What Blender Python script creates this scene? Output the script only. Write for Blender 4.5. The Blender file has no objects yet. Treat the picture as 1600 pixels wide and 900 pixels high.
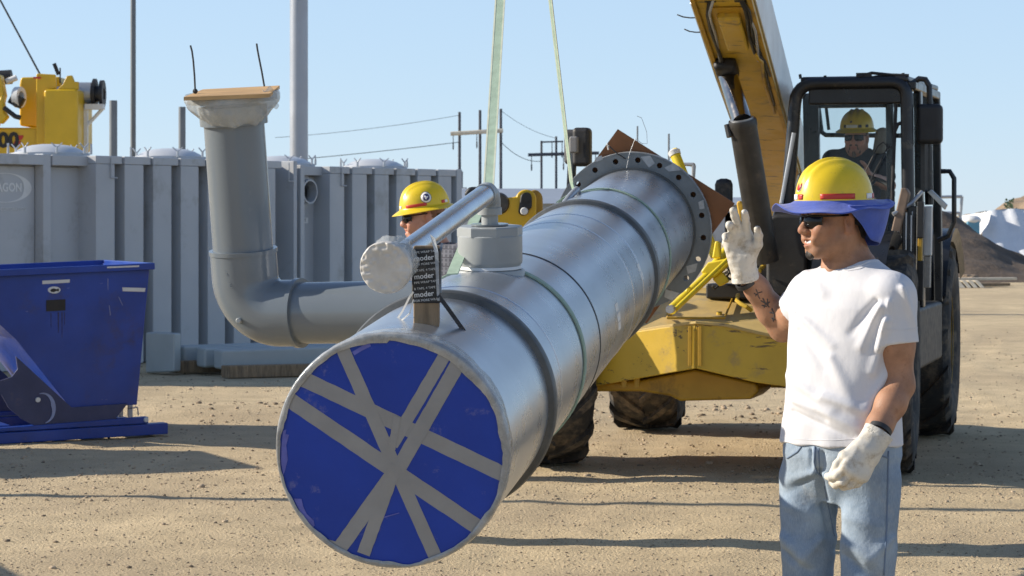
import bpy, bmesh, math, random
import numpy as np
from mathutils import Vector, Matrix
R = math.radians
scene = bpy.context.scene
C = scene.collection
random.seed(7); NR = np.random.RandomState(5)

# ------------------------------------------------------------------ camera, sky, sun, exposure
FOC, HZ, EYE = 3800.0, 335.0, 1.65          # focal length in photo pixels, horizon row, eye height
cam = bpy.data.cameras.new('camera'); camo = bpy.data.objects.new('camera', cam); C.objects.link(camo)
camo.location = (0, 0, EYE); camo.rotation_euler = (R(90), 0, 0)
cam.sensor_width = 36; cam.lens = FOC/1600*36; cam.shift_y = (HZ-450)/1600
cam.clip_start = .1; cam.clip_end = 6000
cam.dof.use_dof = True; cam.dof.focus_distance = 8.2; cam.dof.aperture_fstop = 16
scene.camera = camo
SUN_EL, SUN_AZ = R(25), R(8)                # sun stands to the left, 8 degrees beyond square
SUN_DIR = Vector((-math.cos(SUN_EL)*math.cos(SUN_AZ), math.cos(SUN_EL)*math.sin(SUN_AZ), math.sin(SUN_EL)))
world = bpy.data.worlds.new('World'); scene.world = world; world.use_nodes = True
wn = world.node_tree; bg = wn.nodes['Background']; bg.inputs[1].default_value = .105
sky = wn.nodes.new('ShaderNodeTexSky'); sky.sky_type = 'NISHITA'; sky.sun_disc = False
sky.sun_elevation = SUN_EL; sky.sun_rotation = math.atan2(SUN_DIR.x, SUN_DIR.y)
sky.air_density = 1.0; sky.dust_density = .05; sky.ozone_density = 2.0; sky.altitude = 1500
tin = wn.nodes.new('ShaderNodeMix'); tin.data_type = 'RGBA'; tin.blend_type = 'MULTIPLY'; tin.inputs[0].default_value = 1; tin.inputs[7].default_value = (.95,.93,1.06,1)
pale = wn.nodes.new('ShaderNodeMix'); pale.data_type = 'RGBA'; pale.inputs[0].default_value = .7; pale.inputs[7].default_value = (3.55,4.85,6.15,1)   # thin even haze over the whole sky
tcw = wn.nodes.new('ShaderNodeTexCoord'); sxw = wn.nodes.new('ShaderNodeSeparateXYZ'); wn.links.new(tcw.outputs['Generated'], sxw.inputs[0])
hz_ = wn.nodes.new('ShaderNodeMapRange'); hz_.interpolation_type = 'SMOOTHERSTEP'; hz_.inputs[1].default_value = -.05; hz_.inputs[2].default_value = .75; hz_.inputs[3].default_value = .72; hz_.inputs[4].default_value = .12
wn.links.new(sxw.outputs[2], hz_.inputs[0]); wn.links.new(hz_.outputs[0], pale.inputs[0])   # the haze thins out with height, as in any clear sky
wn.links.new(sky.outputs[0], tin.inputs[6]); wn.links.new(tin.outputs[2], pale.inputs[6]); wn.links.new(pale.outputs[2], bg.inputs[0])
sl = bpy.data.lights.new('sun', 'SUN'); sl.energy = 5.0; sl.angle = R(.5); sl.color = (1, .9, .76)
so = bpy.data.objects.new('sun', sl); C.objects.link(so)
so.rotation_euler = SUN_DIR.to_track_quat('Z', 'Y').to_euler(); so.location = (-20, 5, 20)
scene.view_settings.view_transform = 'Standard'; scene.view_settings.look = 'None'
scene.view_settings.exposure = .54; scene.view_settings.gamma = 1
scene.cycles.max_bounces = 8; scene.cycles.use_denoising = True

# ------------------------------------------------------------------ helpers
def W(px, py, d):                           # photo pixel at a distance -> point of the place
    return Vector(((px-800)/FOC*d, d, EYE-(py-HZ)/FOC*d))
def ray(px, py): return Vector(((px-800)/FOC, 1.0, -(py-HZ)/FOC))
EYEV = Vector((0, 0, EYE))
class Plane:
    def __init__(s, o, n): s.o = Vector(o); s.n = Vector(n).normalized()
    def hit(s, px, py):
        r = ray(px, py); return EYEV + r*((s.o-EYEV).dot(s.n)/r.dot(s.n))
def frame(d, up=Vector((0, 0, 1))):         # two unit vectors square to d
    d = d.normalized()
    if abs(d.dot(up)) > .97: up = Vector((0, 1, 0))
    a = d.cross(up).normalized(); return a, d.cross(a).normalized()

class MB:
    def __init__(s): s.v = []; s.f = []
    def add(s, vs, fs):
        n = len(s.v); s.v += [tuple(v) for v in vs]; s.f += [tuple(i+n for i in f) for f in fs]; return s
    def box(s, c, size, ax=None):
        c = Vector(c); ax = ax or (Vector((1,0,0)), Vector((0,1,0)), Vector((0,0,1)))
        h = [ax[i]*(size[i]/2) for i in range(3)]; vs = []
        for i in (-1, 1):
            for j in (-1, 1):
                for k in (-1, 1): vs.append(c+h[0]*i+h[1]*j+h[2]*k)
        return s.add(vs, [(0,1,3,2),(4,6,7,5),(0,4,5,1),(2,3,7,6),(0,2,6,4),(1,5,7,3)])
    def prism(s, pts, ext):
        pts = [Vector(p) for p in pts]; ext = Vector(ext); n = len(pts)
        return s.add(pts+[p+ext for p in pts], [tuple(range(n)), tuple(range(2*n-1, n-1, -1))]+[(i,(i+1)%n,n+(i+1)%n,n+i) for i in range(n)])
    def rings(s, rs, cap=True, close=True):
        n = len(rs[0]); fs = []
        for k in range(len(rs)-1):
            for i in range(n if close else n-1):
                j = (i+1) % n; fs.append((k*n+i, k*n+j, (k+1)*n+j, (k+1)*n+i))
        if cap: fs += [tuple(range(n-1, -1, -1)), tuple((len(rs)-1)*n+i for i in range(n))]
        return s.add([p for r in rs for p in r], fs)
    def tube(s, pts, r, n=12, cap=True):
        pts = [Vector(p) for p in pts]; m = len(pts)
        rr = r if isinstance(r, (list, tuple)) else [r]*m
        d0 = (pts[1]-pts[0]).normalized(); a, b = frame(d0); rs = []
        for i, p in enumerate(pts):
            if i == 0: d = pts[1]-pts[0]
            elif i == m-1: d = pts[-1]-pts[-2]
            else: d = (pts[i+1]-pts[i]).normalized()+(pts[i]-pts[i-1]).normalized()
            d = d.normalized(); a = (a-d*a.dot(d)).normalized(); b = d.cross(a)
            rs.append([p+a*(rr[i]*math.cos(t*2*math.pi/n))+b*(rr[i]*math.sin(t*2*math.pi/n)) for t in range(n)])
        return s.rings(rs, cap)
    def lathe(s, o, ax, prof, n=48, cap=True, ph=0):   # prof: (radius, height along ax)
        o = Vector(o); ax = Vector(ax).normalized(); a, b = frame(ax)
        return s.rings([[o+ax*h+a*(r*math.cos(t*2*math.pi/n+ph))+b*(r*math.sin(t*2*math.pi/n+ph)) for t in range(n)] for r, h in prof], cap)
    def band(s, o, ax, r0, r1, h0, h1, n=64):            # closed ring of rectangular section
        o = Vector(o); ax = Vector(ax).normalized(); a, b = frame(ax); rs = []
        for r, h in ((r0,h0),(r1,h0),(r1,h1),(r0,h1),(r0,h0)):
            rs.append([o+ax*h+a*(r*math.cos(t*2*math.pi/n))+b*(r*math.sin(t*2*math.pi/n)) for t in range(n)])
        return s.rings(rs, False)
    def ball(s, c, r, ax=None, n=16, m=10):
        c = Vector(c); ax = ax or (Vector((1,0,0)), Vector((0,1,0)), Vector((0,0,1)))
        r = r if isinstance(r, (list, tuple)) else (r, r, r); rs = []
        for k in range(m+1):
            t = .001+(math.pi-.002)*k/m
            rs.append([c+ax[0]*(r[0]*math.sin(t)*math.cos(i*2*math.pi/n))+ax[1]*(r[1]*math.sin(t)*math.sin(i*2*math.pi/n))+ax[2]*(r[2]*math.cos(t)) for i in range(n)])
        return s.rings(rs, True)
    def grid(s, fn, nu, nv, cu=False):
        vs = [fn(i/nu if cu else i/(nu-1), j/(nv-1)) for i in range(nu) for j in range(nv)]; fs = []
        for i in range(nu if cu else nu-1):
            for j in range(nv-1):
                k = (i+1) % nu; fs.append((i*nv+j, k*nv+j, k*nv+j+1, i*nv+j+1))
        return s.add(vs, fs)

ORG = {}
def obj(name, mb, mat, parent=None, smooth=35, bevel=0, loc=None, solid=0, nrm=True, seg=2, tint=None):
    me = bpy.data.meshes.new(name)
    if isinstance(mb, MB): vs, fs = np.array(mb.v, dtype=float).reshape(-1, 3), mb.f
    else: vs, fs = mb
    if parent is not None: org = ORG[parent.name]
    elif loc is not None: org = Vector(loc)
    else: org = Vector(((vs[:,0].min()+vs[:,0].max())/2, (vs[:,1].min()+vs[:,1].max())/2, vs[:,2].min()))
    vv = vs-np.array(org)
    if isinstance(fs, np.ndarray):
        me.vertices.add(len(vv)); me.vertices.foreach_set('co', vv.astype(np.float32).ravel())
        k = fs.shape[1]; me.loops.add(fs.size); me.loops.foreach_set('vertex_index', fs.astype(np.int32).ravel())
        me.polygons.add(len(fs)); me.polygons.foreach_set('loop_start', np.arange(0, fs.size, k, dtype=np.int32))
        me.update(calc_edges=True)
    else:
        me.from_pydata(vv.tolist(), [], fs); me.update()
    if nrm and not isinstance(fs, np.ndarray):
        bm = bmesh.new(); bm.from_mesh(me); bmesh.ops.recalc_face_normals(bm, faces=bm.faces); bm.to_mesh(me); bm.free()
    if smooth is not None:
        me.polygons.foreach_set('use_smooth', np.ones(len(me.polygons), dtype=bool))
        if smooth < 180: me.set_sharp_from_angle(angle=R(smooth))
    if tint is not None:
        at = me.attributes.new('tint', 'FLOAT_COLOR', 'POINT'); at.data.foreach_set('color', np.asarray(tint, dtype=np.float32).ravel())
    o = bpy.data.objects.new(name, me); C.objects.link(o)
    me.materials.append(mat)
    if parent is not None: o.parent = parent; ORG[o.name] = org
    else: o.location = org; ORG[o.name] = org
    if solid:
        m = o.modifiers.new('solid', 'SOLIDIFY'); m.thickness = solid; m.offset = 0
    if bevel:
        m = o.modifiers.new('bevel', 'BEVEL'); m.width = bevel; m.segments = seg; m.limit_method = 'ANGLE'; m.angle_limit = R(40)
        m.harden_normals = True
    return o
def thing(name, label, cat, loc, group=None):
    o = bpy.data.objects.new(name, None); C.objects.link(o); o.location = loc; o.empty_display_size = .2
    ORG[o.name] = Vector(loc); return tag(o, label, cat, group)
def tag(o, label, cat, group=None):
    o['label'] = label; o['category'] = cat
    if group: o['group'] = group
    return o
def kind(o, k): o['kind'] = k; return o
def dup(o, parent=None):
    c = o.copy(); C.objects.link(c); c.parent = parent; ORG[c.name] = ORG[o.name]
    for ch in list(o.children): dup(ch, c)
    return c
def share(name, src, parent, mw):           # one more piece with shared mesh data, moved by matrix mw (world)
    o = bpy.data.objects.new(name, src.data); C.objects.link(o); o.parent = parent
    o.matrix_local = mw; ORG[o.name] = ORG[parent.name]; return o
def text_mb(body, size, o, xd, yd, depth=.002, align='LEFT', spacing=1.0, bold=0.0):
    cu = bpy.data.curves.new('t', 'FONT'); cu.body = body; cu.size = size; cu.extrude = depth/2; cu.align_x = align; cu.align_y = 'CENTER'
    cu.space_character = spacing; cu.offset = bold
    cu.resolution_u = 3; ob = bpy.data.objects.new('t', cu); C.objects.link(ob)
    dg = bpy.context.evaluated_depsgraph_get(); me = ob.evaluated_get(dg).to_mesh()
    o = Vector(o); xd = Vector(xd).normalized(); yd = Vector(yd).normalized(); zd = xd.cross(yd)
    mb = MB(); mb.add([o+xd*v.co.x+yd*v.co.y+zd*v.co.z for v in me.vertices], [tuple(p.vertices) for p in me.polygons])
    ob.evaluated_get(dg).to_mesh_clear(); bpy.data.objects.remove(ob); bpy.data.curves.remove(cu); return mb

# ------------------------------------------------------------------ materials
def M(name, col, rough=.5, metal=0, var=.12, vs=5, bump=0, bs=40, dirt=None, scratch=None, spec=.5, rvar=.08, coat=0, aniso=None, tint=False, trans=0, alpha=1, stretch=None, extra=None, sheen=0, sss=0):
    m = bpy.data.materials.new(name); m.use_nodes = True; nt = m.node_tree; N = nt.nodes; L = nt.links
    p = N['Principled BSDF']; tc = N.new('ShaderNodeTexCoord'); co = tc.outputs['Object']
    if stretch:
        mp = N.new('ShaderNodeMapping'); mp.inputs['Scale'].default_value = stretch; L.new(co, mp.inputs[0]); co = mp.outputs[0]
    def noise(sc, det=5, rg=.6, vec=None):
        n = N.new('ShaderNodeTexNoise'); n.inputs['Scale'].default_value = sc; n.inputs['Detail'].default_value = det; n.inputs['Roughness'].default_value = rg
        L.new(vec or co, n.inputs['Vector']); return n.outputs['Fac']
    def mr(x, a, b, c, d):
        n = N.new('ShaderNodeMapRange'); n.inputs[1].default_value = a; n.inputs[2].default_value = b; n.inputs[3].default_value = c; n.inputs[4].default_value = d
        L.new(x, n.inputs[0]); return n.outputs[0]
    def mix(f, a, b, mode='MIX'):
        n = N.new('ShaderNodeMix'); n.data_type = 'RGBA'; n.blend_type = mode; n.clamp_factor = True
        for i, x in ((0, f), (6, a), (7, b)):
            if isinstance(x, bpy.types.NodeSocket): L.new(x, n.inputs[i])
            else: n.inputs[i].default_value = x if i == 0 else (*x, 1)
        return n.outputs[2]
    lo = tuple(max(0, c*(1-var)) for c in col); hi = tuple(min(1, c*(1+var)) for c in col)
    c = mix(mr(noise(vs), .32, .68, 0, 1), lo, hi)
    if tint:
        a = N.new('ShaderNodeAttribute'); a.attribute_name = 'tint'; c = mix(1.0, c, a.outputs['Color'], 'MULTIPLY')
    if dirt:                                  # (colour, amount 0..1, scale)
        c = mix(mr(noise(dirt[2], 8, .7), .62-.3*dirt[1], .72-.12*dirt[1], 0, .85), c, dirt[0])
    if scratch:                               # (colour, threshold, stretch)
        mp = N.new('ShaderNodeMapping'); mp.inputs['Scale'].default_value = scratch[2]; mp.inputs['Rotation'].default_value = (.3, .5, .4); L.new(tc.outputs['Object'], mp.inputs[0])
        c = mix(mr(noise(1, 5, .75, mp.outputs[0]), scratch[1], scratch[1]+.03, 0, .9), c, scratch[0])
    if extra: c = extra(N, L, c, mix, mr, noise, tc)
    L.new(c, p.inputs['Base Color'])
    L.new(mr(noise(vs*2.3), .3, .7, max(.02, rough-rvar), min(1, rough+rvar)), p.inputs['Roughness'])
    p.inputs['Metallic'].default_value = metal; p.inputs['Specular IOR Level'].default_value = spec
    if coat: p.inputs['Coat Weight'].default_value = coat; p.inputs['Coat Roughness'].default_value = .08
    if trans: p.inputs['Transmission Weight'].default_value = trans
    if sheen: p.inputs['Sheen Weight'].default_value = sheen; p.inputs['Sheen Roughness'].default_value = .5
    if sss:
        p.inputs['Subsurface Weight'].default_value = sss; p.inputs['Subsurface Radius'].default_value = (.02, .007, .004); p.inputs['Subsurface Scale'].default_value = .5
    if alpha < 1: p.inputs['Alpha'].default_value = alpha
    if bump:
        b = N.new('ShaderNodeBump'); b.inputs['Strength'].default_value = 1; b.inputs['Distance'].default_value = bump
        L.new(noise(bs, 6, .6), b.inputs['Height']); L.new(b.outputs[0], p.inputs['Normal'])
    return m
STEEL = M('bare_steel', (.46,.49,.53), .29, .8, .05, 2, .0004, 2.2, rvar=.04)
STEELB = M('brushed_steel', (.52,.55,.6), .28, 1, .05, 4)
BAND = M('weld_band', (.085,.09,.09), .5, .2, .25, 9, .001, 60)
FLANGE = M('flange_gray', (.17,.19,.2), .5, 0, .15, 8, .0006, 80)
PVC = M('gray_pvc', (.155,.18,.2), .2, 0, .04, 2, dirt=((.2,.215,.225), .02, 7), rvar=.04)
PVCL = M('gray_paint', (.3,.32,.32), .4, 0, .1, 4, .0006, 20)
PVCSH = M('gray_pvc_bright', (.3,.33,.36), .3, 0, .08, 4)
BLUEC = M('blue_sheet', (.010,.045,.33), .42, 0, .12, 3, .003, 4.5, dirt=((.12,.13,.33), .06, 14), spec=.3)
TAPE = M('duct_tape', (.255,.26,.265), .45, .15, .08, 9, .0008, 60)
WRAP = M('plastic_wrap', (.3,.31,.31), .25, .1, .3, 14, .003, 22, rvar=.15)
WRAPW = M('white_wrap', (.52,.5,.46), .35, 0, .12, 14, .0018, 38)
PLAST = M('clear_plastic', (.55,.57,.56), .16, 0, .2, 9, .003, 20, alpha=.34, rvar=.08)
PLY = M('plywood', (.48,.3,.13), .75, 0, .3, 3, .001, 60, stretch=(1,6,6))
PLYD = M('brown_board', (.23,.095,.035), .7, 0, .2, 4, .001, 60)
WOOD = M('weathered_wood', (.24,.17,.1), .8, 0, .4, 6, .002, 30, stretch=(6,6,1), dirt=((.06,.05,.04), .25, 3))
BLACK = M('black_paint', (.012,.013,.015), .32, 0, .25, 5, dirt=((.09,.075,.055), .12, 6))
BLACKM = M('black_plastic', (.016,.016,.017), .55, 0, .2, 8, .0005, 80, dirt=((.1,.085,.065), .12, 5))
YEL = M('yellow_paint', (.57,.375,.035), .42, 0, .1, 3, .0006, 30, dirt=((.3,.22,.1), .22, 4), scratch=((.09,.06,.03), .6, (2.5,18,18)))
YELD = M('yellow_paint_worn', (.45,.265,.022), .45, 0, .15, 3, .0006, 30, dirt=((.1,.055,.015), .3, 5))
YELK = M('dusty_yellow', (.5,.36,.13), .6, 0, .12, 4, .0006, 30, dirt=((.34,.27,.16), .35, 5), scratch=((.14,.1,.05), .63, (4,26,26)))
YELB = M('bright_yellow_paint', (.72,.55,.02), .4, 0, .08, 6, dirt=((.35,.25,.05), .1, 9))
YELC = M('crane_yellow', (.62,.39,.01), .38, 0, .08, 2)
WHITEP = M('white_paint', (.62,.61,.58), .4, 0, .06, 2, dirt=((.4,.37,.32), .14, 3))
CHROME = M('chrome', (.36,.33,.29), .16, 1, .05, 5)
CYL = M('cylinder_dark', (.045,.042,.038), .38, .25, .3, 6, dirt=((.12,.09,.06), .2, 6))
RUBBER = M('tyre_rubber', (.028,.027,.026), .85, 0, .2, 8, .002, 50, dirt=((.2,.155,.105), .52, 6))
RUBH = M('hose_rubber', (.02,.02,.02), .5, 0, .2, 8)
SLING = M('green_sling', (.3,.4,.31), .8, 0, .12, 30, .0008, 150)
SLINGE = M('sling_edge', (.5,.53,.42), .8, 0, .1, 30)
HOP = M('hopper_blue', (.010,.05,.3), .36, 0, .18, 2.5, .003, 3.5, dirt=((.03,.045,.17), .25, 4), scratch=((.2,.24,.42), .69, (6,6,25)))
HOPD = M('hopper_rocker', (.045,.055,.13), .5, .1, .2, 4, dirt=((.14,.11,.09), .3, 4))
TANK = M('tank_gray', (.43,.45,.47), .5, 0, .05, 1.2, dirt=((.3,.3,.29), .2, 1.5))
BEAM = M('beam_gray', (.37,.41,.41), .45, 0, .06, 3)
HATCH = M('hatch_white', (.5,.52,.54), .35, 0, .05, 3)
GALV = M('galvanised', (.42,.44,.46), .38, .55, .12, 4)
POLE = M('pole_steel', (.16,.18,.2), .5, .3, .12, 2)
POLEL = M('pole_gray', (.34,.37,.42), .4, .3, .1, 1)
WPOLE = M('wood_pole', (.07,.075,.09), .8, 0, .2, 2)
WIRE = M('wire_dark', (.05,.055,.06), .6, 0)
FARB = M('far_wall', (.32,.35,.38), .7, 0, .05, .3)
FARR = M('far_roof', (.24,.28,.34), .7, 0, .05, .3)
TARP = M('white_tarp', (.66,.68,.7), .45, 0, .06, 2, .05, 1.2)
DIRT = M('dark_dirt', (.095,.068,.046), .95, 0, .3, 1.5, .05, 5)
DIRT2 = M('tan_dirt', (.26,.19,.125), .95, 0, .2, .6, .08, 3)
LEATHER = M('white_leather', (.6,.57,.5), .65, 0, .12, 18, .0012, 90, dirt=((.3,.24,.165), .36, 20))
LABEL = M('label_white', (.66,.67,.66), .5, 0, .05, 8)
RED = M('red_tape', (.5,.035,.02), .4, 0, .06, 20)
WTAPE = M('white_tape', (.75,.74,.7), .35, 0, .04, 20)
HATY = M('hat_yellow', (.7,.5,.015), .33, 0, .06, 12, dirt=((.5,.38,.05), .12, 40), scratch=((.4,.33,.12), .7, (30,90,90)))
SHADEB = M('blue_cloth', (.04,.085,.40), .85, 0, .12, 20, .0035, 26, sheen=.3)
def glass_mat():
    m = bpy.data.materials.new('cab_glass'); m.use_nodes = True; nt = m.node_tree; N = nt.nodes; N.remove(N['Principled BSDF'])
    t = N.new('ShaderNodeBsdfTransparent'); t.inputs[0].default_value = (.92,.94,.94,1)
    g = N.new('ShaderNodeBsdfGlossy'); g.inputs['Roughness'].default_value = .03
    x = N.new('ShaderNodeMixShader'); x.inputs[0].default_value = .015; nt.links.new(t.outputs[0], x.inputs[1]); nt.links.new(g.outputs[0], x.inputs[2])
    nt.links.new(x.outputs[0], N['Material Output'].inputs[0]); return m
GLASS = glass_mat()
# ------------------------------------------------------------------ ground
def vnoise(x, y, sc, seed):                  # smooth value noise, numpy
    rs = np.random.RandomState(seed); g = rs.rand(128, 128); x = x/sc; y = y/sc
    xi = np.floor(x).astype(int); yi = np.floor(y).astype(int); fx = x-xi; fy = y-yi
    fx = fx*fx*(3-2*fx); fy = fy*fy*(3-2*fy); q = lambda a, b: g[a % 128, b % 128]
    return (q(xi,yi)*(1-fx)+q(xi+1,yi)*fx)*(1-fy)+(q(xi,yi+1)*(1-fx)+q(xi+1,yi+1)*fx)*fy-.5
def gh(x, y):
    x = np.asarray(x, float); y = np.asarray(y, float)
    near = np.clip((60-y)/20, 0, 1)*np.clip((y+5)/5, 0, 1)*np.clip((14-np.abs(x))/4, 0, 1)
    h = .028*vnoise(x, y*1.3, 1.7, 1)+.017*vnoise(x, y, .55, 2)+.014*vnoise(x, y*.8, .2, 3)+.011*vnoise(x, y, .085, 4)
    for cx0, sl, w in ((3.1,.05,.2),(4.6,.06,.2),(-.9,.22,.17),(.7,.23,.17)):
        q = x-cx0-sl*(y-9)-.25*np.sin(y*.23+cx0); h = h-.010*np.exp(-(q/w)**2)+.006*np.exp(-((np.abs(q)-w*1.6)/(w*.6))**2)
    berm = .05*np.exp(-((y-20.2+.1*x)/.7)**2)*np.clip((-1-x)/.6, 0, 1)*np.clip((x+4)/1, 0, 1)
    return near*(h*.62-.012)+berm*near
def axis_pts(lo, hi, dense, far):
    m = [lo]; 
    while m[-1] < hi: m.append(m[-1]+dense(m[-1]))
    g = 1.0; a = m[0]; L = []
    while a > -far: a -= g; L.append(a); g *= 1.5
    g = 1.0; b = m[-1]; U = []
    while b < far: b += g; U.append(b); g *= 1.5
    return np.array(L[::-1]+m+U)
gx = axis_pts(-6.5, 6.5, lambda v: .045, 2500); gy = axis_pts(8.2, 34, lambda v: .045*(v/9)**1.1, 2500)
GX, GY = np.meshgrid(gx, gy, indexing='ij'); GV = np.stack([GX, GY, gh(GX, GY)], -1).reshape(-1, 3)
nx, ny = len(gx), len(gy); ii, jj = np.meshgrid(np.arange(nx-1), np.arange(ny-1), indexing='ij'); a0 = (ii*ny+jj).ravel()
GF = np.stack([a0, a0+ny, a0+ny+1, a0+1], -1)
def ground_extra(N, L, c, mix, mr, noise, tc):
    c = mix(mr(noise(.35, 4, .6), .42, .62, 0, .55), c, (.42,.33,.215))
    c = mix(mr(noise(38, 3, .7), .58, .7, 0, .5), c, (.27,.21,.15))
    c = mix(mr(noise(11, 6, .75), .6, .72, 0, .45), c, (.6,.49,.33)); c = mix(mr(noise(95, 4, .8), .54, .64, 0, .6), c, (.25,.19,.13)); c = mix(mr(noise(130, 3, .8), .6, .68, 0, .5), c, (.66,.56,.4))
    return c
DUST = M('packed_dirt', (.6,.48,.3), .95, 0, .16, 2.2, .022, 60, spec=.15, extra=ground_extra)
kind(obj('ground', (GV, GF), DUST, loc=(0,0,0), smooth=180), 'structure')
# loose stones and clods, one mass
def stones(n, dlo, dhi, slo, shi, seed, xr=.24, pw=2.2):
    rs = np.random.RandomState(seed); bm = bmesh.new(); bmesh.ops.create_icosphere(bm, subdivisions=1, radius=1)
    base = np.array([v.co for v in bm.verts]); tri = np.array([[v.index for v in f.verts] for f in bm.faces]); bm.free()
    d = dlo*(dhi/dlo)**rs.rand(n); x = (rs.rand(n)*2-1)*xr*d; s = slo+(shi-slo)*rs.rand(n)**pw
    ang = rs.rand(n)*6.28; V = []
    B = base[None]*(1+.45*(rs.rand(n, len(base), 1)-.5))*np.stack([1+.5*rs.rand(n), 1+.3*rs.rand(n), .55+.35*rs.rand(n)], -1)[:, None]*s[:, None, None]
    ca, sa = np.cos(ang)[:, None], np.sin(ang)[:, None]
    V = np.stack([B[...,0]*ca-B[...,1]*sa+x[:, None], B[...,0]*sa+B[...,1]*ca+d[:, None], B[...,2]+(gh(x, d)+s*.15)[:, None]], -1)
    F = (tri[None]+(np.arange(n)*len(base))[:, None, None]).reshape(-1, 3)
    t = np.repeat(.45+.75*rs.rand(n), len(base)); T = np.stack([t, t*(.96+.04), t, np.ones_like(t)], -1)
    return V.reshape(-1, 3), F, T
SA = [stones(26000, 8.5, 16, .0013, .0075, 11, pw=4.5), stones(14000, 14, 36, .0026, .013, 12, pw=4.5), stones(70, 9, 24, .012, .026, 13, pw=2.5), stones(500, 19.3, 21.2, .004, .026, 14, .13, 3)]
sv = np.concatenate([s[0] for s in SA]); off = np.cumsum([0]+[len(s[0]) for s in SA[:-1]])
sf = np.concatenate([s[1]+o for s, o in zip(SA, off)]); st = np.concatenate([s[2] for s in SA])
STONE = M('stone', (.4,.315,.22), .9, 0, .15, 30, tint=True, spec=.2)
kind(obj('loose_stones', (sv, sf), STONE, loc=(0,0,0), smooth=None, tint=st), 'stuff')
# ------------------------------------------------------------------ steel tanks
TT = Vector((.529,.849,0)).normalized(); TN = Vector((TT.y,-TT.x,0)); T0 = Vector((-4.985,25.6,0))
ZV = Vector((0,0,1))
def TP(s, off=0, z=0): return T0+TT*s+TN*off+ZV*z
TAX = (TT, TN, ZV)
def tank(label, s0, s1, ztop, ribs, panels, posts):
    t = thing('steel_tank', label, 'tank', TP(s0), 'corrugated gray steel tanks in a row')
    b = MB(); L = s1-s0; b.box(TP((s0+s1)/2, -.28-1.1, ztop/2), (L-.02, 2.2, ztop-.004), TAX)
    obj('tank_body', b, TANK, t, bevel=.01)
    for k, s in enumerate(ribs):                  # each bay: a flat web, then a fold that comes forward to a sharp rib edge
        s_ = ribs[k-1] if k else s-.14
        a_ = s-.36 if k else s-.35
        m = MB(); q = [TP(a_,-.29), TP(a_,0), TP(s-.07,0), TP(s-.035,-.012), TP(s-.012,-.045), TP(s,-.1), TP(s,-.29)]
        m.prism(q, ZV*(ztop-.09)); m.prism([TP(a_-.004,-.29,ztop-.09), TP(a_-.004,.005,ztop-.09), TP(s+.05,.005,ztop-.09), TP(s+.112,-.03,ztop-.09), TP(s+.112,-.29,ztop-.09)], ZV*.088)
        obj('rib', m, TANK, t, bevel=.008)
    for s, w in posts:
        m = MB(); m.box(TP(s+w/2, -.2 if s < 4.4 else -.14, ztop/2+.003), (w, .13 if s < 4.4 else .3, ztop+.006), TAX); obj('corner_post', m, TANK, t, bevel=.008)
    for a, b_ in panels:
        m = MB(); m.box(TP((a+b_)/2, -.265, (ztop-.13)/2), (b_-a, .03, ztop-.13), TAX); obj('side_panel', m, TANK, t, bevel=.006)
        m = MB(); m.box(TP((a+b_)/2, -.2, ztop-.06), (b_-a, .16, .11), TAX); obj('top_rail', m, TANK, t, bevel=.006)
    for s in [ribs[0]-.12, ribs[-1]+.2]:
        m = MB(); m.tube([TP(s,.012,ztop-.02), TP(s,.012,ztop-.24), TP(s+.1,.012,ztop-.24)], .008, 6); obj('lifting_hook', m, TANK, t)
    return t
tankA = tank('corrugated gray steel tank behind the blue hopper with white lettering on its panel', -2.2, 4.5, 2.29, [1.25+.48*k for k in range(7)], [(-1.9,.21), (.35,.93)], [(.22,.12), (4.43,.07)])
tankB = tank('far gray steel tank with round dark outlet, behind the bearded man', 4.56, 8.16, 2.245, [5.53+.485*k for k in range(6)], [(4.66,5.2)], [(4.57,.08), (8.02,.13)])
m = MB(); c = TP(4.9,-.25,1.93); m.band(c, TN, .13, .21, 0, .05, 32); m.band(c, TN, .13, .15, 0, .16, 32); obj('outlet_flange', m, TANK, tankB)
m = MB(); m.lathe(c, TN, [(.001,.012),(.13,.012),(.13,.004)], 24, False); obj('outlet_opening', m, BLACKM, tankB)
m = MB(); m.box(TP(4.98,-.247,1.575), (.16,.004,.07), TAX); pl = obj('outlet_plate', m, LABEL, tankB)
obj('lettering', text_mb('LET', .055, TP(4.925,-.243,1.575), TT, ZV, .002), BLACKM, pl)
# lettering on the first tank
lo = TP(-.2,-.247,1.93)
m = MB(); n = 40
for k in range(n):                            # open swoosh: thick at the right, thin along top and bottom
    def ep(i):
        a = -2.3+4.6*i/n; w = .02+.10*max(0, math.cos(a))**2
        return [lo+TT*(.40*math.cos(a)-.04)+ZV*(.155*math.sin(a)), lo+TT*((.40-w)*math.cos(a)-.04)+ZV*((.155-w*.28)*math.sin(a)+.0)]
    a_, b_ = ep(k), ep(k+1); m.add([a_[0], a_[1], b_[1], b_[0]], [(0,1,2,3)])
obj('logo_swoosh', m, LABEL, tankA, smooth=None, solid=.003)
obj('lettering', text_mb('AGON', .125, lo+TT*-.165, TT, ZV, .004, bold=.004), LABEL, tankA)
obj('lettering', text_mb('OR CORPORATION', .05, lo+TT*-.2-ZV*.225, TT, ZV, .003, spacing=1.1), LABEL, tankA)
m = MB(); m.box(TP(.62,-.245,1.02), (.2,.004,.06), TAX); pl = obj('name_plate', m, LABEL, tankA)
obj('lettering', text_mb('INLET', .045, TP(.56,-.241,1.02), TT, ZV, .002), BLACKM, pl)
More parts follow.
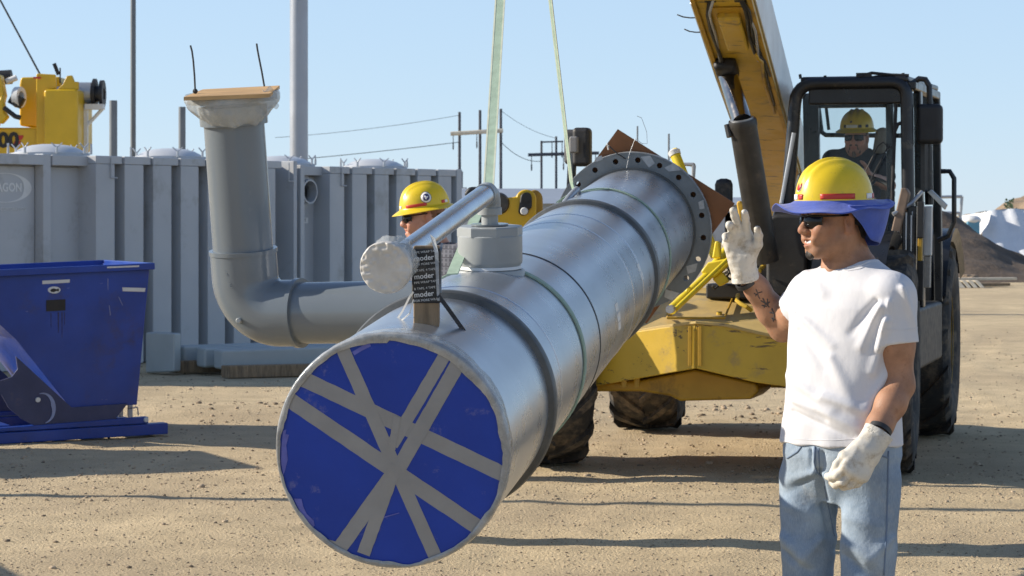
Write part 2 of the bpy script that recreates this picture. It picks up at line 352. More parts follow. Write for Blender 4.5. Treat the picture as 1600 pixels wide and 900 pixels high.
# hatches
def hatch(label, px, z, s, par):
    c = TP(s,-.9,z+.01)
    t = thing('tank_hatch', label, 'hatch', c, 'domed hatch lids on the tanks')
    m = MB(); m.lathe(c, ZV, [(.40,0),(.40,.035),(.37,.055),(.3,.092),(.2,.118),(.1,.13),(.001,.133)], 40); obj('lid', m, HATCH, t)
    m = MB(); m.band(c, ZV, .38, .44, -.02, .03, 40); obj('hatch_ring', m, TANK, t)
    for k in range(8):
        a = k*math.pi/4+.35; q = c+Vector((math.cos(a)*.46, math.sin(a)*.46, .02)); e = Vector((math.cos(a+1.3), math.sin(a+1.3), 0))
        m = MB(); m.tube([q, q+ZV*.07], .014, 8); m.tube([q+ZV*.06, q+e*.06+ZV*.115], [.009,.007], 6); m.tube([q+ZV*.06, q-e*.06+ZV*.115], [.009,.007], 6)
        obj('wing_nut', m, GALV, t)
hatch('white domed hatch lid with wing nuts in front of the yellow crane', 82, 2.29, 1.15, tankA)
hatch('domed hatch lid half hidden by the upright gray pipe, on its left', 270, 2.29, 3.2, tankA)
hatch('domed hatch lid on the tank just left of the thick gray light pole', 440, 2.245, 5.35, tankB)
hatch('rightmost domed hatch lid on the far tank, near the power poles', 582, 2.245, 7.4, tankB)

# ------------------------------------------------------------------ beams stacked by the tank
BD = Vector((.86,.51,0)).normalized(); BN = Vector((BD.y,-BD.x,0))
def beam(label, px, pt, pb, d, wpx, L):
    z1 = W(px,pt,d).z; z0 = W(px,pb,d).z; o = W(px,pb,d); o.z = z0; w = wpx/FOC*d/BN.x
    m = MB(); m.prism([o, o+BN*w, o+BN*w+ZV*(z1-z0), o+ZV*(z1-z0)], BD*L)
    return tag(obj('steel_beam', m, BEAM, bevel=.03, seg=3), label, 'steel beam', 'pale gray steel beams stacked by the tank')
beam('pale gray beam at the back left of the stack, end beside the tall plate', 273, 539, 571, 25.6, 17, 3.0)
beam('middle pale gray beam of the stack in front of the tank', 306, 542, 573, 25.3, 17, 3.0)
beam('nearest pale gray beam of the stack, its long side facing out', 333, 545, 576, 25.0, 17, 3.0)
m = MB(); o = W(227,583,24.9); m.prism([W(227,583,25.4), W(272,581,25.1), W(272,521,25.1), W(227,519,25.4)], Vector((.5,.85,0))*.12)
tag(obj('steel_plate_beam', m, BEAM, bevel=.02), 'tall pale gray plate end standing left of the stacked beams', 'steel plate')
for k, (lab, px, py, d) in enumerate((('dark weathered timber under the front ends of the beams', 262, 572, 25.4), ('dark weathered timber lying in front of the beams', 345, 576, 24.6))):
    o = W(px, py, d); o.z = .0; m = MB(); m.prism([o, o+Vector((.1,-.1,0)), o+Vector((.1,-.1,.125)), o+Vector((0,0,.125))], Vector((1.5,.55,0)))
    tag(obj('timber', m, WOOD, bevel=.01), lab, 'timber', 'timbers under the beams')

# ------------------------------------------------------------------ poles
def pole(name, label, px, top, d, wpx, mat, cat='pole', base=None, group=None, zb=0.0):
    r = wpx/2/FOC*d; p = W(px, top, d); b = Vector((p.x, d, zb))
    m = MB(); m.tube([b, p], [r*1.03, r], 20)
    t = thing(name, label, cat, b, group); obj('shaft', m, mat, t)
    if base:
        m = MB(); m.lathe(b, ZV, [(r*2.2,0),(r*2.2,.04),(r*1.4,.05),(r*1.3,.2)], 20); obj('base_plate', m, mat, t)
    return t
pole('light_pole', 'thin dark steel pole rising out of view behind the tank', 208, -260, 44, 8.5, POLE, base=True)
pole('light_pole', 'thick pale gray steel pole rising out of view beside the hatch lids', 467, -420, 42, 28, POLEL, base=True)
pole('post', 'short dark gray post right of the yellow crane', 177, 157, 37, 12.5, POLE, 'post', base=True, group='short posts behind the tank')
pole('post', 'short dark gray post just left of the upright capped pipe', 284.5, 167, 37, 11, POLE, 'post', base=True, group='short posts behind the tank')
def hframe(label, poles, arms, d, rp):
    c = W(sum(p[0] for p in poles)/len(poles), HZ, d); t = thing('power_pole_frame', label, 'power poles', (c.x, d, 0), 'wooden power pole frames on the skyline')
    for px, py in poles:
        m = MB(); p = W(px,py,d); m.tube([Vector((p.x,d,0)), p], [rp*1.2, rp], 10); obj('pole', m, WPOLE, t)
    for x0, y0, x1, y1, mat, th in arms:
        a, b = W(x0,y0,d-.25), W(x1,y1,d-.25); m = MB(); m.tube([a,b], th, 8); obj('crossarm', m, mat, t)
        for q in (.05,.5,.95):
            p = a.lerp(b,q); m = MB(); m.tube([p, p-ZV*1.0], .025, 6); m.tube([p-ZV*.6, p-ZV*.95], .045, 8); obj('insulator', m, WIRE, t)
    return t
PALE = M('pale_timber', (.62,.55,.42), .7)
hframe('three wooden power poles with pale crossarm left of the lifting sling', [(718,175),(750,172),(782.5,170)], [(704,209,786,204,PALE,.13)], 150, .085)
hframe('two thin power poles with dark crossarm left of the black mirror', [(846,220),(869,213)], [(825,242,936,239,WPOLE,.1),(845,222,880,221,WPOLE,.05)], 150, .07)
def wire(label, pts, d, r=.03):
    m = MB(); m.tube([W(x,y,dd) for x,y,dd in pts], r, 5)
    tag(obj('power_line', m, WIRE, smooth=180), label, 'power line', 'power lines')
def sag(x0,y0,x1,y1,d0,d1,s): return [(x0+(x1-x0)*t, y0+(y1-y0)*t+s*4*t*(1-t), d0+(d1-d0)*t) for t in [i/14 for i in range(15)]]
wire('power line running left from the three poles just above the tank', sag(718,222,300,262,150,140,3), 150, .022)
wire('power line running left from the tops of the three poles', sag(718,180,430,215,150,140,4), 150, .014)
wire('power line sagging from the three poles to the two poles', sag(783,222,846,252,150,150,9), 150, .02)
wire('faint power line from the top of the third pole to the right', sag(783,173,869,216,150,150,6), 150, .013)
pole('antenna_mast', 'thin mast above the far edge of the big flange', 1045, 209, 60, 3.2, POLE, 'mast', group='thin masts behind the flange')
pole('antenna_mast', 'thin mast showing above the brown board corner', 996, 197, 60, 2.6, POLE, 'mast', group='thin masts behind the flange')

# ------------------------------------------------------------------ far buildings
def shed(label, x0, x1, ytop, yeave, d, L):
    a, b = W(x0,HZ,d), W(x1,HZ,d); ze = W(0,yeave,d).z; zt = W(0,ytop,d).z
    t = thing('metal_shed', label, 'building', ((a.x+b.x)/2, d, 0), 'low metal sheds on the horizon')
    m = MB(); m.box(((a.x+b.x)/2, d+L/2, ze/2), (b.x-a.x, L, ze)); obj('wall', m, FARB, t)
    m = MB(); e = .4
    m.prism([Vector((a.x-e,d-e,ze)), Vector((a.x-e,d+L/2,zt)), Vector((a.x-e,d+L+e,ze))], Vector((b.x-a.x+2*e,0,0))); obj('roof', m, FARR, t)
    for k in range(3):
        m = MB(); xx = a.x+(b.x-a.x)*(.2+.3*k); m.box((xx, d-.03, ze*.42), (2.2,.08,ze*.75)); obj('door', m, TANK, t)
shed('low gray metal shed behind the bearded man and the yellow linkage', 700, 885, 290, 318, 130, 30)
shed('low blue gray shed roof between the flange board and the lift cylinder', 1085, 1240, 306, 320, 140, 24)

# ------------------------------------------------------------------ heaps, tarp and timber at the right
def heap(name, prof, d, dep, mat, label, cat, amp=.25, seed=3, slope=1.0):
    rs = np.random.RandomState(seed); xs = [W(p[0],HZ,d).x for p in prof]; zs = [W(0,p[1],d).z for p in prof]
    nx_, ny_ = 90, 50; x = np.linspace(xs[0], xs[-1], nx_); base = np.interp(x, xs, zs); V = []
    for i in range(nx_):
        for j in range(ny_):
            v = (j/(ny_-1))*2-1; y = d+v*dep; fall = max(0, 1-abs(v)**1.15)
            z = base[i]*fall; z += amp*float(vnoise(np.array(x[i]), np.array(y), 1.6, seed)+.5*vnoise(np.array(x[i]), np.array(y), .6, seed+1))*(1 if z > .2 else .0)
            V.append((x[i], y, max(z,-.05)))
    F = [(i*ny_+j,(i+1)*ny_+j,(i+1)*ny_+j+1,i*ny_+j+1) for i in range(nx_-1) for j in range(ny_-1)]
    o = obj(name, (np.array(V), F), mat, smooth=180); kind(o, 'structure'); o['label'] = label; return o
heap('dirt_mound', [(1290,438),(1380,360),(1440,322),(1470,328),(1497,340),(1515,352),(1530,366),(1548,378),(1565,386),(1585,402),(1610,420),(1650,436)], 66, 7, DIRT, 'dark dirt mound beside the forklift rear wheel', 'dirt')
heap('tan_hill', [(1440,345),(1500,350),(1525,338),(1560,326),(1590,313),(1640,300),(1720,312)], 120, 14, DIRT2, 'tan dirt hill behind the white tarp', 'dirt', .9, 9)
TARPD = 84
def tarpf(u, v):
    x = 1538+150*u; top = 330-4*math.sin(u*5); q = W(x,HZ,TARPD); zt = W(0,top,TARPD).z
    bulge = 1.6*(1-v)+.22*math.sin(u*11+v*2)*(1-v)*.5+.05*math.sin(u*31+v*5)
    px = x-(1-v)*(26 if u < .02 else 26*(1-u))
    return Vector((W(px,HZ,TARPD).x, TARPD-bulge*1.2, zt*v))
m = MB(); m.grid(tarpf, 60, 24); 
m.grid(lambda u,v: Vector((W(1538+150*u,HZ,TARPD).x, TARPD+v*5, W(0,330-4*math.sin(u*5),TARPD).z-.25*v*v*3)), 60, 8)
m.grid(lambda u,v: Vector((tarpf(0,v).x+.25*math.sin(v*9)*(1-v), TARPD-1.2+u*6, tarpf(0,v).z*(1-.1*u))), 20, 20)
tag(obj('tarp_covered_stack', m, TARP, smooth=180, nrm=False), 'large white tarp draped over a stack behind the dirt mound', 'tarp')
m = MB(); p = W(1519,360,80); m.box((p.x,80,.72),(.42,.5,1.44)); t = thing('blue_drum_stack', 'small blue container left of the white tarp', 'container', (p.x,80,0)); obj('container_body', m, M('teal_paint', (.1,.28,.4), .5), t, bevel=.05)
m = MB(); m.ball((p.x,80,1.46),(.3,.3,.16)); obj('container_lid', m, LABEL, t)
t = thing('pipe_rack', 'pale metal pipe frame above the dirt mound', 'metal frame', (W(1485,0,78).x,78,0))
for a, b in (((1466,308),(1503,307)),((1503,307),(1500,345)),((1455,332),(1499,333)),((1499,333),(1503,350))):
    m = MB(); m.tube([W(*a,78), W(*b,78)], .05, 8); obj('rail', m, GALV, t)
for px in (1466,1500):
    m = MB(); p = W(px,340,78); m.tube([Vector((p.x,78,0)), p], .05, 8); obj('leg', m, GALV, t)
t = thing('weed', 'small green weed on the tan hill', 'weed', W(1577,328,116)); GRN = M('weed_green', (.16,.22,.12), .8)
m = MB()
for k in range(24):
    a = k*2.4; r = .03+.22*random.random(); z = random.random()*.5; p = W(1577,328,116)+Vector((r*math.cos(a)*(1-z*.5)*1.3,.3*math.sin(a),z*1.0)); q = Vector((random.uniform(-.07,.07),random.uniform(-.1,.1),.1))
    m.add([p-q*.5+Vector((.05,0,0)), p+Vector((.09,0,0)), p+q, p-Vector((.06,0,0))], [(0,1,2,3)])
fo = kind(obj('foliage', m, GRN, t, smooth=None), 'stuff')
rs = random.Random(4)
for k, (lab, x0, x1, y0, y1) in enumerate((('long pale plank at the foot of the dirt mound', 1492,1586,445,443), ('weathered plank lying behind the rear wheel', 1489,1560,452,449), ('dark plank under the long pale plank', 1500,1575,450,448))):
    a, b = W(x0,y0,56-k*.5), W(x1,y1,56.4-k*.5); zz = (.16,.06,.06)[k]; a.z = b.z = zz
    m = MB(); dd = (b-a).normalized(); m.box((a+b)/2, ((b-a).length,.22,.06), (dd, ZV.cross(dd), ZV)); tag(obj('plank', m, (PALE,WOOD,WOOD)[k], bevel=.01), lab, 'plank', 'planks by the dirt mound')
for k, px in enumerate((1495,1502,1512,1522,1532)):
    o = W(px,452,54.6); o.z = .0; m = MB(); m.prism([o, o+Vector((.1,0,0)), o+Vector((-.02,.1,.16)), o+Vector((-.12,.1,.16))], Vector((0,.35,0))); tag(obj('wood_block', m, PALE, bevel=.008), ('leftmost pale wood offcut by the rear wheel','pale wood offcut second from the rear wheel','middle pale wood offcut in front of the planks','pale wood offcut second from the right in front of the planks','rightmost pale wood offcut in front of the planks')[k], 'wood block', 'wood offcuts by the planks')
rub = thing('rubble_heap', 'small heap of pale rubble at the foot of the dirt mound', 'rubble', (W(1505,0,57.8).x,57.8,0))
for k in range(9):
    px = rs.uniform(1489,1522); d = 57.5+rs.random(); p = W(px,0,d); r = rs.uniform(.08,.17); m = MB(); m.ball((p.x,d,r*.6),(r*1.2,r,r*.8),n=8,m=5); obj('boulder', m, DIRT2, rub, smooth=20)

# ------------------------------------------------------------------ yellow crane beyond the tank
CD = 40.0
def cp(px, py, dd=0): return W(px, py, CD+dd)
def cpoly(pts, dd, th): m = MB(); return m.prism([W(x,y,CD)+Vector((0,dd,0)) for x,y in pts], Vector((0,th,0)))
t = thing('mobile_crane', 'yellow mobile crane rising behind the tank with its winch drum', 'crane', (cp(40,0).x, CD, 0))
obj('winch_housing', cpoly([(28,132),(30,120),(92,119),(96,140),(96,245),(58,245),(58,200),(28,196)], .1, 1.0), YELC, t, bevel=.04)
obj('side_plate', cpoly([(62,117),(64,116.5),(92,118),(94,140),(80,142),(78,232),(62,232)], -.3, .06), YELC, t, bevel=.02)
obj('counterweight', cpoly([(77,142),(130,141),(130,236),(77,236)], -.5, 1.4), YELC, t, bevel=.05)
obj('lifting_lug', cpoly([(98,141),(106,134),(112,121),(120,120),(124,130),(130,130),(130,142)], -.45, .08), YELC, t, bevel=.01)
obj('turntable_body', cpoly([(-60,200),(80,200),(80,262),(-60,262)], -.2, 1.6), YELC, t, bevel=.04)
m = MB(); m.box((cp(20,0).x,CD+.6,.75),(5,2,1.5)); obj('chassis', m, YELC, t, bevel=.05)
m = MB(); a = cp(85,146,.25); b = cp(150,146,.25); m.lathe(a, b-a, [(.12,0),(.185,.01),(.185,.62),(.16,.64)], 28); obj('winch_drum', m, GALV, t)
m = MB(); e = Vector((1,0,0)); m.band(cp(146,146,.25), e, .12,.245,0,.05,28); m.band(cp(157,147,.25), e, .1,.23,0,.06,28); obj('drum_flange', m, BLACKM, t)
m = MB(); m.tube([cp(120,146,.2), cp(160,147,.2)], .13, 16); obj('drum_shaft', m, RUBH, t)
m = MB(); m.box(cp(134.5,205,.1),(.06,.1,.75)); m.tube([cp(136,196,.1), cp(162,168,.1)], .03, 8); m.box(cp(148,167,.1),(.3,.2,.09)); obj('drum_bracket', m, LABEL, t)
m = MB(); a = cp(-10,122,.3); b = cp(20,120,.3); m.lathe(a, b-a, [(.12,0),(.12,.3),(.05,.31)], 20); obj('hydraulic_motor', m, RUBH, t); m = MB(); m.tube([cp(22,165,-.35), cp(30,150,-.35)], .12, 14); obj('hydraulic_motor', m, RUBH, t)
m = MB(); m.tube([cp(10,128,-.1), cp(26,121,-.1)], .05, 12); m.band(cp(25,152,-.32), Vector((1,-.3,0)), .1,.17,0,.1,24); obj('sheave', m, LABEL, t)
obj('hook_block', cpoly([(0,178),(8,160),(14,150),(18,178),(23,184),(12,196),(2,190)], -.55, .22), YELC, t, bevel=.03)
obj('hook_bracket', cpoly([(-30,120),(8,118),(14,150),(2,200),(-30,204)], -.4, .3), YELC, t, bevel=.03)
m = MB(); m.tube([cp(6,168,-.6), cp(24,182,-.6), cp(32,184,-.6)], .04, 8); obj('hose', m, RUBH, t)
obj('lettering', text_mb('00', .34, cp(-3,220,-.215), (1,0,0), (0,0,1), .01, bold=.014), BLACKM, t)
obj('red_stripe', cpoly([(30,212),(41,212),(38,219),(27,219)], -.212, .01), RED, t); obj('red_stripe', cpoly([(27,221),(37,221),(34,227),(24,227)], -.212, .01), RED, t)
m = MB(); m.box(cp(88,108,.1),(.06,.02,.2),(Vector((.93,0,.37)),Vector((0,1,0)),Vector((-.37,0,.93)))); m.tube([cp(94,106,.1), cp(94,130,.1)], .012, 6); obj('mirror', m, BLACKM, t)
m = MB(); m.box(cp(58,121.5,-.32),(.12,.02,.03)); obj('warning_sticker', m, RED, t)
m = MB(); m.tube([cp(63,117,.3), W(-60,-112,CD+1)], .016, 6); tag(obj('crane_cable', m, WIRE), 'slanting steel cable rising from the yellow crane', 'cable')

# ------------------------------------------------------------------ blue self dumping hopper
HB = R(25); HR = Vector((math.cos(HB), math.sin(HB), 0)); HN = Vector((math.sin(HB), -math.cos(HB), 0)); HO = W(258,680,18.17); HO.z = 0
HP = Plane(HO, HN)
def hp(px, py, off=0): return HP.hit(px, py)+HN*off
def hpl(pts, off, th): m = MB(); return m.prism([hp(*p)+HN*off for p in pts], -HN*th)
hop = thing('dumping_hopper', 'dark blue self dumping steel hopper in front of the gray tank', 'hopper', HO, 'blue dumping hoppers')
SIDE = [(-75,430),(234,416),(214,632.5),(110,637),(25,530),(-75,440)]
DEP = 1.3
obj('hopper_side', hpl(SIDE, 0, .012), HOP, hop, bevel=.003); obj('hopper_side', hpl(SIDE, -DEP, .012), HOP, hop, bevel=.003)
S = [hp(*p) for p in SIDE]
def plate(a, b, nm, mt=HOP):
    m = MB(); d = (b-a).normalized(); nn = d.cross(HN).normalized(); m.prism([a-HN*.012, b-HN*.012, b-HN*.012+nn*.01, a-HN*.012+nn*.01], -HN*(DEP-.014)); return obj(nm, m, mt, hop)
plate(S[1],S[2],'end_plate'); plate(S[2],S[3],'bottom_plate'); plate(S[3],S[4],'chute_plate'); plate(S[4],S[5],'chute_plate')
m = MB()
for off in (.02, -DEP+.0): m.box((S[0]+S[1])/2+HN*off, ((S[1]-S[0]).length+.06,.035,.05), ((S[1]-S[0]).normalized(), HN, (S[1]-S[0]).normalized().cross(HN)*-1))
m.box(S[1]-HN*DEP/2+HR*.02, (.035,DEP,.05), (HR,HN,ZV)); obj('rim', m, HOP, hop, bevel=.006)
RK = [(23,556),(26,576),(17,588),(0,594),(-50,606),(-40,612),(0,615),(12,637),(32,654),(54,666),(78,669),(110,667),(171,663),(198,630),(110,636),(60,590)]
for off in (.035, -DEP+.02): obj('rocker', hpl(RK, off, .018), HOPD, hop, bevel=.003)
def crescent(off, th):
    m = MB(); n = 18; c = Vector((66,637)); P = []
    for k in range(n+1): a = -1.9+3.3*k/n; P.append((c.x+19*math.cos(a), c.y+24*math.sin(a)))
    for k in range(n, -1, -1): a = -1.9+3.3*k/n; w = 1-abs(k/n-.5)*1.7; P.append((c.x+(19-7*w)*math.cos(a), c.y+(24-7*w)*math.sin(a)))
    return hpl(P, off, th)
LB = M('lit_blue_edge', (.25,.3,.5), .4, .2, .2, 9)  # paler blue paints the light on the slot's edge
obj('hook_slot', crescent(.042, .01), LB, hop)
m = MB(); m.lathe(hp(57,624)+HN*.05, -HN, [(.001,0),(.018,0),(.018,.06),(.001,.06)], 14); obj('latch_pin', m, LABEL, hop)
for off in (.06, -DEP+.05):
    obj('skid', hpl([(-95,680),(0,675.5),(259,660),(259,677),(0,693),(-95,699)], off, .12), HOP, hop, bevel=.006)
    obj('base_rail', hpl([(-95,672),(0,668),(183,653.5),(229,650.5),(229,661),(0,674),(-95,679)], off-.01, .08), HOP, hop, bevel=.006)
m = MB()
for px in (10, 120, 240): m.box((hp(px,672)+hp(px,672)-HN*DEP)/2+ZV*.0, (.08,DEP-.1,.06), (HR,HN,ZV))
obj('cross_member', m, HOP, hop)
m = MB(); m.lathe(hp(225,655)+HN*.055, HN, [(.001,.012),(.016,.012),(.02,0)], 12); obj('bolt', m, LABEL, hop)
for px in (200,215):
    m = MB(); m.box(hp(px,643)-HN*.2, (.035,.03,.11), (HR,HN,ZV)); obj('latch_post', m, LABEL, hop, bevel=.004)
m = MB(); m.tube([hp(205,640)-HN*.1, hp(221,638)-HN*.1, hp(222,650)-HN*.1], .006, 6); obj('latch_cable', m, GALV, hop)
obj('marking_tape', hpl([(66,438.5),(109,436.5),(108.5,441.5),(66,444)], .005, .004), LABEL, hop); obj('marking_tape', hpl([(191,449),(227,450),(226,456),(191.5,455)], .005, .004), LABEL, hop)
obj('marking_tape', hpl([(165,416.5),(215,414.4),(215,416.8),(165,418.9)], .042, .003), LABEL, hop)
P = [(84.5+10*math.cos(a*.3142), 453+5.5*math.sin(a*.3142)) for a in range(20)]
st = obj('oval_sticker', hpl(P, .004, .003), LABEL, hop)
P = [(78,454),(80,451.5),(84,450.5),(88,452),(91,450.5),(92,453),(91,455.5),(88,454.5),(84,456.5),(80,456)]
obj('fish_mark', hpl(P, .0055, .001), BLACKM, st)
obj('name_plate', hpl([(72,469),(102,467.5),(102,485),(72,486.5)], .005, .004), BLACKM, hop)
STN = M('oil_stain', (.015,.02,.09), .3)
for x, y0, y1, w in ((79,489,512,1.2),(90,488,520,2.2),(96,488,528,1.6),(100,488,509,1.2)): obj('paint_drip', hpl([(x,y0),(x+w,y0),(x+w*.7,y1),(x+w*.3,y1)], .0022, .0015), STN, hop, smooth=None)
SCR = M('paint_scratch', (.22,.25,.42), .5)
for pts in ([(185,464),(186,464),(192,477),(191,477)],[(168,435),(169,435),(169,453),(168.3,453)],[(170,477),(171,477),(173,492),(172,493)]): obj('paint_scratch', hpl(pts, .0022, .0015), SCR, hop, smooth=None)
h2 = dup(hop); h2.location = HO+Vector((-1.75,-1.75,0)); h2['label'] = 'copy of the blue hopper added out of view on the left to cast a shadow'  # unseen copy, added for the band of shadow it casts
h3 = dup(hop); h3.location = HO+Vector((-2.1,-7.1,0)); h3['label'] = 'nearer copy of the blue hopper added out of view at the far left to cast a shadow'  # another unseen copy, added to shade the lower left corner
# unseen post added on the left to throw a thin shadow across the yard
for lab, x, y, r in (('tall post added out of view on the left to cast a thin shadow', -7.2, 15.05, .06),):
    t = thing('shadow_post', lab, 'post', (x,y,0)); m = MB(); m.tube([(x,y,0),(x,y,8)], r, 14); obj('shaft', m, POLE, t)
    m = MB(); m.lathe((x,y,0), ZV, [(.2,0),(.2,.03),(r,.04)], 14); obj('base_plate', m, POLE, t)
# ------------------------------------------------------------------ the big steel pipe hanging from the slings
PR = .352
A0 = W(613,703.8,7.25); A1 = W(989,360,13.93); AX = (A1-A0).normalized(); AL = (A1-A0).length
AS = AX.cross(ZV).normalized(); AU = AS.cross(AX)
def PA(u): return A0+(A1-A0)*u
def PP(u, ang, r=PR): return PA(u)+AU*(r*math.cos(ang))+AS*(r*math.sin(ang))    # angle from the top towards the right
pipe = thing('pipe_assembly', 'big shiny steel pipe hanging level in slings, near end covered by a blue sheet', 'pipe', PA(.5)-Vector((0,0,.6)))
m = MB(); prof = [(PR-.01,0),(PR,.0)]+[(PR, AL*k/60) for k in range(1, 61)]; m.lathe(A0, AX, prof, 128, False); obj('barrel', m, STEEL, pipe, smooth=60)
for u, w, h in ((.128,.055,.024),(.663,.075,.02)):
    m = MB(); c = PA(u); m.lathe(c, AX, [(PR-.002,-w*.62),(PR+h*.8,-w*.5),(PR+h,-w*.3),(PR+h,w*.3),(PR+h*.8,w*.5),(PR-.002,w*.62)], 128, False); obj('weld_band', m, BAND, pipe)
for u, w, mt in ((.172,.006,STEELB),(.335,.012,BLACKM),(.52,.004,STEELB),(.58,.005,STEELB)):
    m = MB(); m.lathe(PA(u), AX, [(PR-.002,-w),(PR+.0022,-w*.7),(PR+.0022,w*.7),(PR-.002,w)], 128, False); obj('joint_seam', m, mt, pipe)
for u, a in ((.42,1.35),(.425,1.47),(.57,1.2)):                       # chalk like pale marks on the right side
    m = MB(); P = [PP(u+du*.012, a+da, PR+.0015) for du, da in ((0,0),(1,0),(1.4,.22),(.4,.22))]; m.add(P, [(0,1,2,3)]); obj('paint_mark', m, WTAPE, pipe, smooth=None, solid=.001)
# near end: blue sheet, duct tape strips, wrapped rim
DPL = Plane(A0-AX*.008, AX)
def dpx(x, y, off=0): return DPL.hit(400+x/2.249, 500+y/2.249)-AX*off
rs = random.Random(3)
m = MB(); n = 120; rad = [.346+.002*math.sin(k*.31)+.0015*rs.random() for k in range(n)]
ring = [A0-AX*.008+AU*(rad[k]*math.cos(k*2*math.pi/n))+AS*(rad[k]*math.sin(k*2*math.pi/n)) for k in range(n)]
m.add([A0-AX*.0085]+ring+[p+AX*.006 for p in ring], [(0,1+k,1+(k+1)%n) for k in range(n)]+[(1+k,1+(k+1)%n,1+n+(k+1)%n,1+n+k) for k in range(n)])
cover = obj('end_cover', m, BLUEC, pipe, smooth=30)
def inside(p, r=.341):
    c = A0-AX*((A0-p).dot(AX)); v = p-c; return c+v*min(1, r/v.length)
strips = [((150,199),(870,542),54),((110,275),(800,742),54),((300,92),(634,840),47),((663,125),(478,440),44),((712,150),(488,545),52),((488,530),(285,815),52),((492,510),(378,822),46),((497,338),(477,455),26)]
for k, (a, b, w) in enumerate(strips):
    a = Vector(a); b = Vector(b); d = (b-a).normalized(); nn = Vector((-d.y, d.x)); m = MB(); L_ = []; R_ = []; N_ = 24
    for i in range(N_+1):
        q = a.lerp(b, i/N_); wl = w/2+rs.uniform(-.8,.8); wr = w/2+rs.uniform(-.8,.8); o_ = .0008+.0003*k
        L_.append(inside(dpx(*(q+nn*wl), o_))); R_.append(inside(dpx(*(q-nn*wr), o_)))
    m.add(L_+R_, [(i,i+1,N_+2+i,N_+1+i) for i in range(N_)]); obj('tape_strip', m, TAPE, cover, smooth=None)
PEEL = M('peeled_blue', (.1,.115,.42), .5, 0, .2, 20)
def decal(pts, off, mt, nm, par, dome=0):
    m = MB(); P = [inside(dpx(x,y,off), .342) for x,y in pts]; m.prism(P, AX*.0008); return obj(nm, m, mt, par, smooth=None)
decal([(95,390),(107,384),(104,400),(116,404),(107,440),(112,490),(102,530),(92,545),(86,500),(90,440)], .0015, PEEL, 'scuffed_patch', cover)
decal([(133,627),(160,628),(166,655),(178,680),(204,705),(206,722),(192,738),(180,712),(152,680)], .002, PEEL, 'peeled_flap', cover)
decal([(338,112),(398,76),(404,92),(372,108),(346,124)], .0016, PEEL, 'scuffed_patch', cover)
decal([(450,690),(505,675),(505,678),(452,694)], .006, PEEL, 'scuffed_patch', cover)
decal([(252,770),(280,778),(276,792),(256,784)], .0016, TAPE, 'scuffed_patch', cover)
def wrapf(u, v):
    a = u*2*math.pi; nz = float(vnoise(np.array(a*9+40), np.array(v*3+9), .5, 21))
    top = max(0, math.cos(a-.5)); n1 = float(vnoise(np.array(a*5+7), np.array(3.), 1, 22)); n2 = float(vnoise(np.array(a*21+7), np.array(3.), 1, 23))
    rin = .339-.014*top+.012*n1+.003*n2
    if v < .35: t = v/.35; r = rin+(.353-rin)*t; h = -.0128-.002*math.sin(t*3.14)-.002*abs(nz)
    elif v < .5: t = (v-.35)/.15; r = .353+.004*t; h = -.0125+.016*t
    else: t = (v-.5)/.5; r = .357-.003*t+.003*nz; h = .0035+t*(.05+.045*max(0,math.cos(a+.3))+.03*n1)
    return A0+AX*h+AU*(r*math.cos(a))+AS*(r*math.sin(a))
m = MB(); m.grid(wrapf, 260, 22, cu=True); obj('rim_wrap', m, WRAP, pipe, smooth=180)
# far flange with real bolt holes
def ring_with_holes(o, ax, r0, r1, rh, hr, nh, th, ph):
    a, b = frame(ax); bm = bmesh.new(); loops = []
    def loop(cx, cy, r, n):
        vs = [bm.verts.new((cx+r*math.cos(i*2*math.pi/n), cy+r*math.sin(i*2*math.pi/n), 0)) for i in range(n)]
        for i in range(n): bm.edges.new((vs[i], vs[(i+1)%n]))
        loops.append([v for v in vs])
    loop(0,0,r0,96); loop(0,0,r1,96)
    for k in range(nh): loop(rh*math.cos(ph+k*2*math.pi/nh), rh*math.sin(ph+k*2*math.pi/nh), hr, 12)
    bm.verts.index_update(); li = [[v.index for v in l] for l in loops]
    bmesh.ops.triangle_fill(bm, edges=bm.edges[:], use_beauty=True, use_dissolve=False)
    pts = [v.co.copy() for v in bm.verts]; fs = [tuple(v.index for v in f.verts) for f in bm.faces]; bm.free(); n = len(pts); m = MB()
    P = [o+a*p.x+b*p.y for p in pts]
    wl = [(l[i], l[(i+1)%len(l)], n+l[(i+1)%len(l)], n+l[i]) for l in li for i in range(len(l))]
    m.add(P+[p+ax*th for p in P], fs+[tuple(i+n for i in f[::-1]) for f in fs]+wl); return m
flange = obj('flange', ring_with_holes(A1-AX*.05, AX, PR-.001, .451, .408, .0165, 20, .055, .09), FLANGE, pipe, smooth=30)
m = MB(); m.band(A1, AX, PR-.006, PR+.012, -.075, -.045, 96); obj('flange_weld', m, BAND, pipe)
def edgef(u, v):
    a = u*2*math.pi; k = float(vnoise(np.array(a*14), np.array(v*2.), .6, 31)); r = .4525+.004*abs(k)+(-.01 if v < .2 else 0)
    return A1+AX*(-.052+v*.06+.004*k)+AU*(r*math.cos(a))+AS*(r*math.sin(a))
m = MB(); m.grid(edgef, 200, 8, cu=True); obj('edge_wrap', m, WRAP, flange, smooth=180)
FPL = Plane(A1-AX*.052, AX)
def fpoly(pts, off, th, mt, nm, par, pl=FPL):
    m = MB(); m.prism([pl.hit(x,y)-AX*off for x,y in pts], AX*th); return obj(nm, m, mt, par, smooth=None)
TAPEF = M('flange_tape', (.42,.44,.45), .35, .1, .15, 30, .002, 60)
